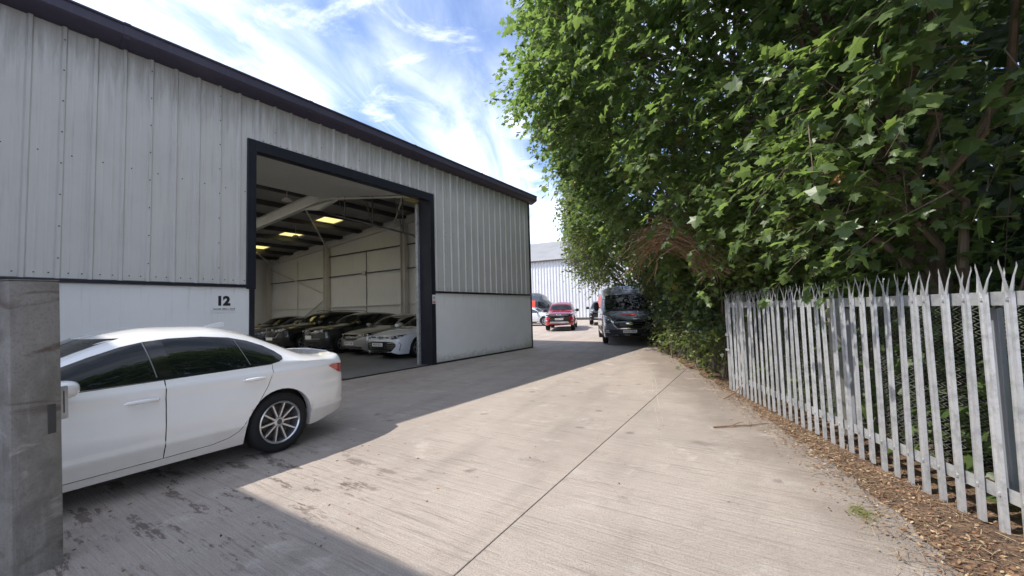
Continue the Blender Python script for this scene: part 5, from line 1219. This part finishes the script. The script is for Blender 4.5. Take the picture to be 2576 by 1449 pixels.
# overhang of the crowns above the road, by height and by place along the fence
OZ = np.array([0, 1.2, 1.8, 2.4, 3.0, 3.7, 4.4, 5.0, 5.6, 6.5, 8.0, 10., 11.5]); OO = np.array([-.5, -.5, -.4, .05, .5, 1.0, 1.65, 2.25, 2.75, 3.2, 3.1, 1.8, .2])
FZ = np.array([0, 1.8, 2.7, 3.1, 3.4, 3.8, 4.4, 5., 6., 7.5, 9., 11.]); FO = np.array([-.6, -.6, -.5, -.1, .8, 1.7, 2.5, 2.8, 2.8, 2.4, 1.2, 0])
def overhang(s, z):
    f = np.interp(s, [1., 5.5], [0, 1]); sh = np.interp(s, [11.0, 13.0], [0, .9]); k = np.interp(s, [-7, -5, -3, -1, 1, 16], [.30, .38, .6, .92, 1, .95])
    return (np.interp(z, OZ, OO) * (1 - f) + np.interp(z + sh, FZ, FO) * f) * k
tree_defs = [   # s, offset behind fence, height, lean, label
    (-5.6, -1.7, 9.5, 'near sycamore at the right edge overhanging the gate'),
    (-3.15, -1.25, 9.8, 'sycamore with leaning bare trunk behind the gate near the right edge'),
    (-1.0, -2.2, 10.2, 'sycamore behind the gate middle, its branches arching over the lane'),
    (1.6, -1.6, 10.4, 'sycamore at the far gate end with the lowest bright branch tips'),
    (4.4, -1.5, 9.6, 'tree over the ivy fence, just in front of the parked van'),
    (7.4, -1.2, 8.6, 'tree hanging over the roof of the parked van'),
    (10.6, -1.0, 7.6, 'tree behind the van reaching out to the far warehouse wall'),
    (14.2, -.6, 6.6, 'furthest small tree beside the white far warehouse')]
S_ = np.array([t[0] for t in tree_defs])
N_SPR = 10800
s = RNG.uniform(-7.2, 15.8, N_SPR); z = RNG.uniform(1.7, 10.6, N_SPR) ** 1.0
hmax = np.interp(s, S_, [t[2] for t in tree_defs]) + .35; keep = z < hmax; s, z = s[keep], z[keep]
dep = RNG.exponential(.75, len(s)); dep = np.where(dep > 3.4, RNG.uniform(0, 3.4, len(s)), dep)
P0 = fp_arr(s, overhang(s, z), z)
o = overhang(s, z) + vnoise(P0, 1.15) * .55 + vnoise(P0 + 9, 2.6) * .28 - dep
o = np.where(z < 2.6, np.minimum(o, overhang(s, z) + .1), o)
z = z + np.where(s > 9, np.interp(s, [9, 16], [.1, .3]), 0)
P = fp_arr(s, o, z); dc = np.linalg.norm(P - np.array([0, 0, CAM_H]), axis=1)
keep = (dc > 4.5) & ~((s < -.5) & (z < 2.1 + np.maximum(0, o) * .6)); s, z, o, P, dc, dep = s[keep], z[keep], o[keep], P[keep], dc[keep], dep[keep]
# one bough of the third tree reaches further out over the lane
nb = 16; tq = RNG.random(nb); bs, bo, bz = -.55 + .5 * tq + RNG.normal(0, .16, nb), 2.95 + .65 * tq + RNG.normal(0, .12, nb), 6.15 - .5 * tq + RNG.normal(0, .22, nb)
P = np.concatenate([P, fp_arr(bs, bo, bz)]); s = np.concatenate([s, np.full(nb, -.9)]); dep = np.concatenate([dep, np.zeros(nb)])
owner = np.argmin(np.abs(s[:, None] + RNG.normal(0, .45, len(s))[:, None] - S_[None]), 1)
leaf_proto = {}
def limb(a, b, ra, rb, wob=.12, n=7):
    a, b = Vector(a), Vector(b); pts = []; rad = []
    for i in range(n):
        t = i / (n - 1); p = a.lerp(b, t) + Vector((random.uniform(-1, 1), random.uniform(-1, 1), random.uniform(-.6, .6))) * wob * math.sin(math.pi * t)
        p.z += .5 * math.sin(math.pi * t) * (b - a).length * .12; pts.append(p); rad.append(ra + (rb - ra) * t)
    return pts, rad
for ti, (ts, to, th, lab) in enumerate(tree_defs):
    base = FP(ts, to); base.z = gz(base.y) + .1
    root = empty('sycamore_tree' if ti < 4 else 'roadside_tree', base, 0, lab, 'tree', 'trees along the fence')
    B3 = np.array(base)
    lean = GN3 * .5 + np.array([GD.x, GD.y, 0]) * (-.8 if ti == 1 else random.uniform(-.4, .4))
    tp = [base, base + Vector(lean) * .5 + Vector((0, 0, th * .22)), base + Vector(lean) * 1.0 + Vector((0, 0, th * .45)), base + Vector(lean) * 1.2 + Vector((0, 0, th * .85))]
    pts = []; rad = []
    for i in range(13):
        t = i / 12 * 3; k = min(int(t), 2); p = Vector(tp[k]).lerp(Vector(tp[k + 1]), t - k); p += Vector((random.uniform(-.04, .04), random.uniform(-.04, .04), 0)); pts.append(p - base); rad.append((.19 if ti < 4 else .13) * (1 - .82 * i / 12) + (.05 if i == 0 else 0))
    tr = MB().tube(pts, rad, 10).build('trunk', BARK, root, smooth=True)
    mine = np.where(owner == ti)[0]
    # limbs reach out to a sample of the sprays
    lm = MB(); pick = mine[np.argsort(RNG.random(len(mine)))[:26 if ti < 5 else 14]]
    for q in pick:
        e = Vector(P[q]) - base; zt_ = max(.12, min(.8, (e.z - 1.2) / th)) * 12; a = pts[int(zt_)]
        pp, rr_ = limb(a, e, .05, .010, .25); lm.tube(pp, rr_, 6, False)
    lm.build('limbs', BARK, root, smooth=True)
    near = ti < 5
    pos, ax, nr, sz, d, ln = sprays(P[mine], 13 if near else 13, .70, .110 if near else .115)
    # the twigs
    V = []; F = []
    for i in range(len(mine)):
        a = P[mine[i]] - B3; b = a + d[i] * ln[i] - UP * .45 * ln[i]; mid = (a + b) / 2 + UP * .08 * ln[i]
        sdv = np.cross(d[i], UP); sdv /= max(np.linalg.norm(sdv), 1e-6); w0 = .006
        bI = len(V)
        for p_, w_ in ((a, w0), (mid, w0 * .7), (b, w0 * .3)): V += [p_ + sdv * w_, p_ - sdv * w_ * .5 + UP * w_, p_ - sdv * w_ * .5 - UP * w_]
        for k in range(2):
            for j in range(3): F.append((bI + 3*k + j, bI + 3*k + (j+1) % 3, bI + 3*k + 3 + (j+1) % 3, bI + 3*k + 3 + j))
    tw = link('twigs', np_mesh('twigs', np.array(V), np.array(F)), BARK, root); tag(tw, kind='stuff')
    tint = np.clip(.45 + .28 * vnoise(pos, 1.1) + RNG.normal(0, .24, len(pos)), 0, .97); tint[RNG.random(len(pos)) < .005] = 1.
    local = pos - B3; depl = np.repeat(dep[mine], 13)
    app = sz / np.linalg.norm(pos - np.array([0, 0, CAM_H]), axis=1) * np.exp(-depl * 1.2)
    order = np.argsort(-app); nobj = 300 if near else 200; lead, rest = order[:nobj], order[nobj:]
    shape = LOBED if near else OVAL
    cr = link('crown', leaf_mesh('crown', shape, local[rest], ax[rest], nr[rest], sz[rest], tint[rest], LEAF_M if near else LEAF_Y), None, root); tag(cr, kind='stuff')
    if (near, 0) not in leaf_proto:
        for b_i in range(5): leaf_proto[(near, b_i)] = leaf_mesh('leaf', shape, np.zeros((1, 3)), np.array([[1., 0, 0]]), np.array([[0, 0, 1.]]), np.ones(1), np.array([.2 + .17 * b_i]), LEAF_M if near else LEAF_Y)
    for i in lead:
        lo_ = bpy.data.objects.new('leaf', leaf_proto[(near, int(np.clip((tint[i] - .1) / .17, 0, 4)))]); col.objects.link(lo_); lo_.parent = cr
        M = basis(ax[i] * sz[i], np.cross(nr[i], ax[i]) * sz[i], nr[i] * sz[i], local[i]); lo_.matrix_local = M

# dense wood behind the front trees, which reads as one dark mass
NW = 42000
s = RNG.uniform(-8, 20, NW); z = RNG.uniform(.1, 9.8, NW); o = -RNG.uniform(1.2, 9.5, NW); z = np.minimum(z, np.interp(s, S_, [t[2] for t in tree_defs]) - .2 + .3 * o * 0)
pos = fp_arr(s, o, z); ax = norm(GN3 * .4 + RNG.normal(0, .6, (NW, 3)) - UP * .4); nr = UP * .6 + GN3 * .5 + RNG.normal(0, .5, (NW, 3)); nr = norm(nr - ax * np.sum(nr * ax, 1, keepdims=True))
wood = link('woodland', leaf_mesh('woodland', OVAL, pos, ax, nr, np.where(o > -3, RNG.uniform(.14, .26, NW), RNG.uniform(.26, .58, NW)), np.clip(RNG.normal(.4, .22, NW), 0, .95), LEAF_D)); tag(wood, 'dense dark woodland foliage filling the space behind the fence trees', 'woodland', kind='stuff')
tb = 0
for q in range(9):
    s_ = -4.5 + 1.8 * q + random.uniform(-.5, .5); b = FP(s_, -random.uniform(2.4, 5)); b.z = .1
    tr = MB().tube([(0, 0, 0), (random.uniform(-.3, .3), random.uniform(-.3, .3), 3), (random.uniform(-.6, .6), random.uniform(-.6, .6), 8)], [.14, .11, .05], 9).build('tree_trunk', BARK, None, smooth=True)
    tr.location = b; tag(tr, 'bare shaded trunk behind the front trees, %s from the right edge' % ('first second third fourth fifth sixth seventh eighth ninth'.split()[q]), 'tree', 'trunks in the wood')

# low growth: shrubs behind the gate, ivy on the wire
def bush(name, label, s0, s1, o0, o1, z0, z1, n, shape, size, mat, group, stems=4, k=8, cat='shrub', length=.4):
    b = FP((s0 + s1) / 2, (o0 + o1) / 2); b.z = gz(b.y); root = empty(name, b, 0, label, cat, group); B3 = np.array(b)
    s = RNG.uniform(s0, s1, n); z = RNG.uniform(z0, z1, n); o = RNG.uniform(o0, o1, n)
    q = fp_arr(s, o, z); f = vnoise(q, 1.6) > -.35; q = q[f]
    pos, ax, nr, sz, d, ln = sprays(q, k, length, size)
    tint = np.clip(.5 + .25 * vnoise(pos, 2) + RNG.normal(0, .22, len(pos)), 0, .97); tint[RNG.random(len(pos)) < .008] = 1.
    app = sz / np.linalg.norm(pos - np.array([0, 0, CAM_H]), axis=1) + .02 * (pos - B3) @ GN3; order = np.argsort(-app); nobj = 150 if size > .08 else 60
    fo = link('foliage', leaf_mesh('foliage', shape, pos[order[nobj:]] - B3, ax[order[nobj:]], nr[order[nobj:]], sz[order[nobj:]], tint[order[nobj:]], mat), None, root); tag(fo, kind='stuff')
    pr = [leaf_mesh('leaf', shape, np.zeros((1, 3)), np.array([[1., 0, 0]]), np.array([[0, 0, 1.]]), np.ones(1), np.array([t]), mat) for t in (.25, .5, .75)]
    for i in order[:nobj]:
        lo_ = bpy.data.objects.new('leaf', pr[min(2, int(tint[i] * 3))]); col.objects.link(lo_); lo_.parent = fo
        lo_.matrix_local = basis(ax[i] * sz[i], np.cross(nr[i], ax[i]) * sz[i], nr[i] * sz[i], pos[i] - B3)
    for i in range(stems):
        a = FP(random.uniform(s0, s1), random.uniform(o0, o1)) - b; a.z = 0
        MB().tube([a, a + Vector((random.uniform(-.1, .1), random.uniform(-.1, .1), z1 * .5)), a + Vector((random.uniform(-.25, .25), random.uniform(-.25, .25), z1 * .95))], [.022, .016, .006], 6).build('stem', BARK, root, smooth=True)
    return root
for i, (a, b, lab) in enumerate(((-6.9, -4.6, 'broad-leaved shrub behind the near end of the gate'), (-4.6, -2.9, 'broad-leaved shrub behind the gate, right of its middle post'), (-2.9, -1.3, 'broad-leaved shrub behind the middle of the gate'), (-1.3, .2, 'broad-leaved shrub behind the far end of the gate'))):
    bush('shrub', lab, a, b, -1.7, -.55, .15, 2.0, 300, LOBED, .105, LEAF_M, 'shrubs behind the gate')
for i, (a, b, lab) in enumerate(((.55, 1.8, 'ivy mound on the wire fence next to the gate end'), (1.8, 3.4, 'ivy mound on the wire fence right of the tallest ivy'), (3.4, 5.0, 'ivy mound with yellowing leaves near the van'), (5.0, 6.8, 'ivy mound touching the van\'s far side'))):
    bush('ivy_mound', lab, a, b, -.60, -.12, 1.0, 2.5, 520, HEART, .062, LEAF_D, 'ivy on the wire fence', 5, 9, 'ivy', .3)
    bush('fence_climber', lab.replace('ivy mound', 'yellow-green climber low').replace('on the wire fence ', 'on the wire '), a, b, -.42, -.02, .25, 1.25, 85, HEART, .07, LEAF_Y, 'climbers on the wire fence', 4, 8, 'climber', .3)
for a, b, lab in ((7.0, 9.5, 'dark shrub beside the van'), (9.5, 12.5, 'dark shrub behind the van'), (12.5, 16.5, 'dark shrub at the far end of the hedge')):
    bush('hedge_shrub', lab, a, b, -1.6, -.35, .2, 2.9, 420, OVAL, .10, LEAF_Y, 'shrubs beside the van', 4, 9, 'shrub', .5)
# butterfly bush with faded mauve spikes above the van
bud = bush('butterfly_bush', 'bush with faded mauve flower spikes above the parked van', 7.6, 10.0, .9, 2.5, 2.7, 4.6, 260, OVAL, .11, LEAF_Y, None, 0, 9, 'shrub', .5)
MAU = principled('mauve_flower', (.33, .20, .34), .8)
for i in range(34):
    p = FP(random.uniform(7.2, 10.2), random.uniform(1.9, 3.0), random.uniform(2.8, 4.7)) - Vector(bud.location); d = Vector((GN.x * .6 + random.uniform(-.4, .4), GN.y * .6 + random.uniform(-.4, .4), random.uniform(-.3, .6))).normalized()
    MB().tube([p, p + d * .09, p + d * .2], [.024, .02, .004], 6).build('flower_spike', MAU, bud)
# rusty tangle of dead stems arching out of the hedge
DEAD = principled('dead_stem', (.26, .13, .065), .85); DEADP = principled('dry_stem', (.34, .26, .16), .9)
dv0 = FP(.9, -.25); dv = empty('dead_vine', dv0, 0, 'rusty-brown arching tangle of dead vine stems below the sycamore boughs', 'vine')
mb1, mb2 = MB(), MB()
for i in range(150):
    a = FP(random.uniform(-.6, 1.0), random.uniform(.0, .35), random.uniform(1.9, 2.4)); c = FP(random.uniform(-.5, 1.7), random.uniform(.6, 1.3), random.uniform(3.1, 3.95)); e = FP(random.uniform(.6, 3.6), random.uniform(.9, 1.7), random.uniform(2.1, 3.2))
    pts = []
    wv = Vector((random.uniform(-1, 1), random.uniform(-1, 1), random.uniform(-1, 1))); fr_ = random.uniform(4, 11); ph_ = random.random() * 6
    for k in range(13):
        t = k / 12; q = a * (1-t)**2 + c * 2*t*(1-t) + e * t*t + wv * math.sin(t * fr_ + ph_) * .16 * t + Vector((random.uniform(-.03, .03), random.uniform(-.03, .03), random.uniform(-.03, .03) - .35 * max(0, t - .6) ** 2)); pts.append(q - dv0)
    (mb1 if random.random() < .55 else mb2).tube(pts[:random.randint(7, 13)], random.uniform(.002, .007), 4, False)
tag(mb1.build('dead_stems', DEAD, dv), kind='stuff'); tag(mb2.build('dry_stems', DEADP, dv), kind='stuff')

# ================================================================ LITTER ON THE GROUND
def litter(name, n, pfun, shapes, size, cols_, label):
    P = np.array([pfun() for _ in range(n)]); ax = norm(np.concatenate([RNG.normal(0, 1, (n, 2)), RNG.normal(0, .22, (n, 1))], 1)); nr = UP + RNG.normal(0, .3, (n, 3)); nr = norm(nr - ax * np.sum(nr * ax, 1, keepdims=True))
    sz = size * RNG.uniform(.4, 1.3, n)
    m = bpy.data.materials.new(name); m.use_nodes = True; q = NT(m); at = q.node('ShaderNodeAttribute'); at.attribute_name = 'tint'
    rp = q.node('ShaderNodeValToRGB'); rp.color_ramp.interpolation = 'CONSTANT'
    for i, c in enumerate(cols_):
        el = rp.color_ramp.elements[i] if i < 2 else rp.color_ramp.elements.new(i / len(cols_)); el.position = i / len(cols_); el.color = (*c, 1)
    q.lk(at.outputs['Fac'], rp.inputs[0]); q.col(rp.outputs[0]); q.b.inputs['Roughness'].default_value = .85
    o = link(name, leaf_mesh(name, shapes, P, ax, nr, sz, RNG.random(n), m)); tag(o, label, 'litter', kind='stuff')
def vp():
    y = random.choice([random.uniform(2.2, 9), random.uniform(2.2, 9), random.uniform(9, 20)]); c = min(abs(random.gauss(.22, .26)), 1.4)
    if random.random() < .22: c = -abs(random.gauss(0, .16))
    return (edge_x(y) + c, y, gz(y) + .018 + max(0, c) * .06 + random.uniform(0, .015))
STRAP = (np.array([(0, .03, 0), (0, -.03, 0), (1, -.022, .02), (1, .022, .02)]), np.array([(0, 1, 2), (0, 2, 3)]))
litter('leaf_litter', 9500, vp, OVAL, .026, [(.17, .085, .045), (.24, .14, .075), (.11, .065, .04), (.33, .23, .13), (.20, .11, .06), (.42, .33, .20)], 'dry brown leaf litter along the foot of the gate and hedge')
litter('straw_bits', 6500, vp, STRAP, .07, [(.25, .17, .10), (.17, .105, .065), (.32, .24, .15), (.10, .065, .045)], 'dry straw and twig bits along the foot of the gate')
def yp():
    if random.random() < .55:
        x = random.uniform(-5.2, -2.4); y = random.uniform(.7, 3.4)
    else: y = random.uniform(1.5, 14); x = random.uniform(-4.5, edge_x(y))
    return (x, y, .006)
litter('yard_debris', 150, yp, OVAL, .026, [(.10, .06, .04), (.16, .09, .05), (.06, .045, .035), (.30, .14, .05), (.12, .10, .05)], 'scattered leaf scraps and grit on the concrete')
TW = principled('fallen_wood', (.24, .15, .10), .9)
def branch(label, pts, r, subs):
    b0 = Vector(pts[0]); root = empty('fallen_branch', b0, 0, label, 'branch', 'fallen sticks by the gate'); P_ = [Vector(p) - b0 for p in pts]
    MB().tube(P_, [r * (1 - .6 * i / (len(P_) - 1)) for i in range(len(P_))], 6).build('stick', TW, root, smooth=True)
    for i, d in subs: MB().tube([P_[i], P_[i] + Vector(d) * .5 + Vector((.01, .02, .01)), P_[i] + Vector(d)], [r * .6, r * .4, r * .2], 5).build('side_twig', TW, root)
branch('long thin stick lying on the concrete towards the gate', [(-.86, 5.62, .015), (-.68, 5.76, .02), (-.5, 5.9, .016), (-.33, 6.12, .012)], .012, [(1, (.12, .22, .01)), (2, (-.02, .2, .02))])
branch('pale stick propped against the far pales of the gate', [(-.95, 7.35, .02), (-.80, 7.62, .10), (-.70, 7.85, .24), (-.66, 7.95, .33)], .012, [(2, (.25, -.2, .03))])
branch('short curved twig on the concrete near the gate', [(-.42, 6.5, .012), (-.25, 6.35, .02), (-.1, 6.32, .012)], .007, [])
gt = MB()
for i in range(60):
    x, y = .34 + random.gauss(0, .035), 3.85 + random.gauss(0, .05); a = random.random() * 6.28; gt.tube([(x, y, 0), (x + .03 * math.cos(a), y + .03 * math.sin(a), .02), (x + .07 * math.cos(a), y + .07 * math.sin(a), .022)], [.002, .0018, .0006], 4)
tag(gt.build('weed_tuft', principled('weed_green', (.16, .17, .04), .8)), 'small yellow-green weed tuft on the concrete near the gate', 'weed')
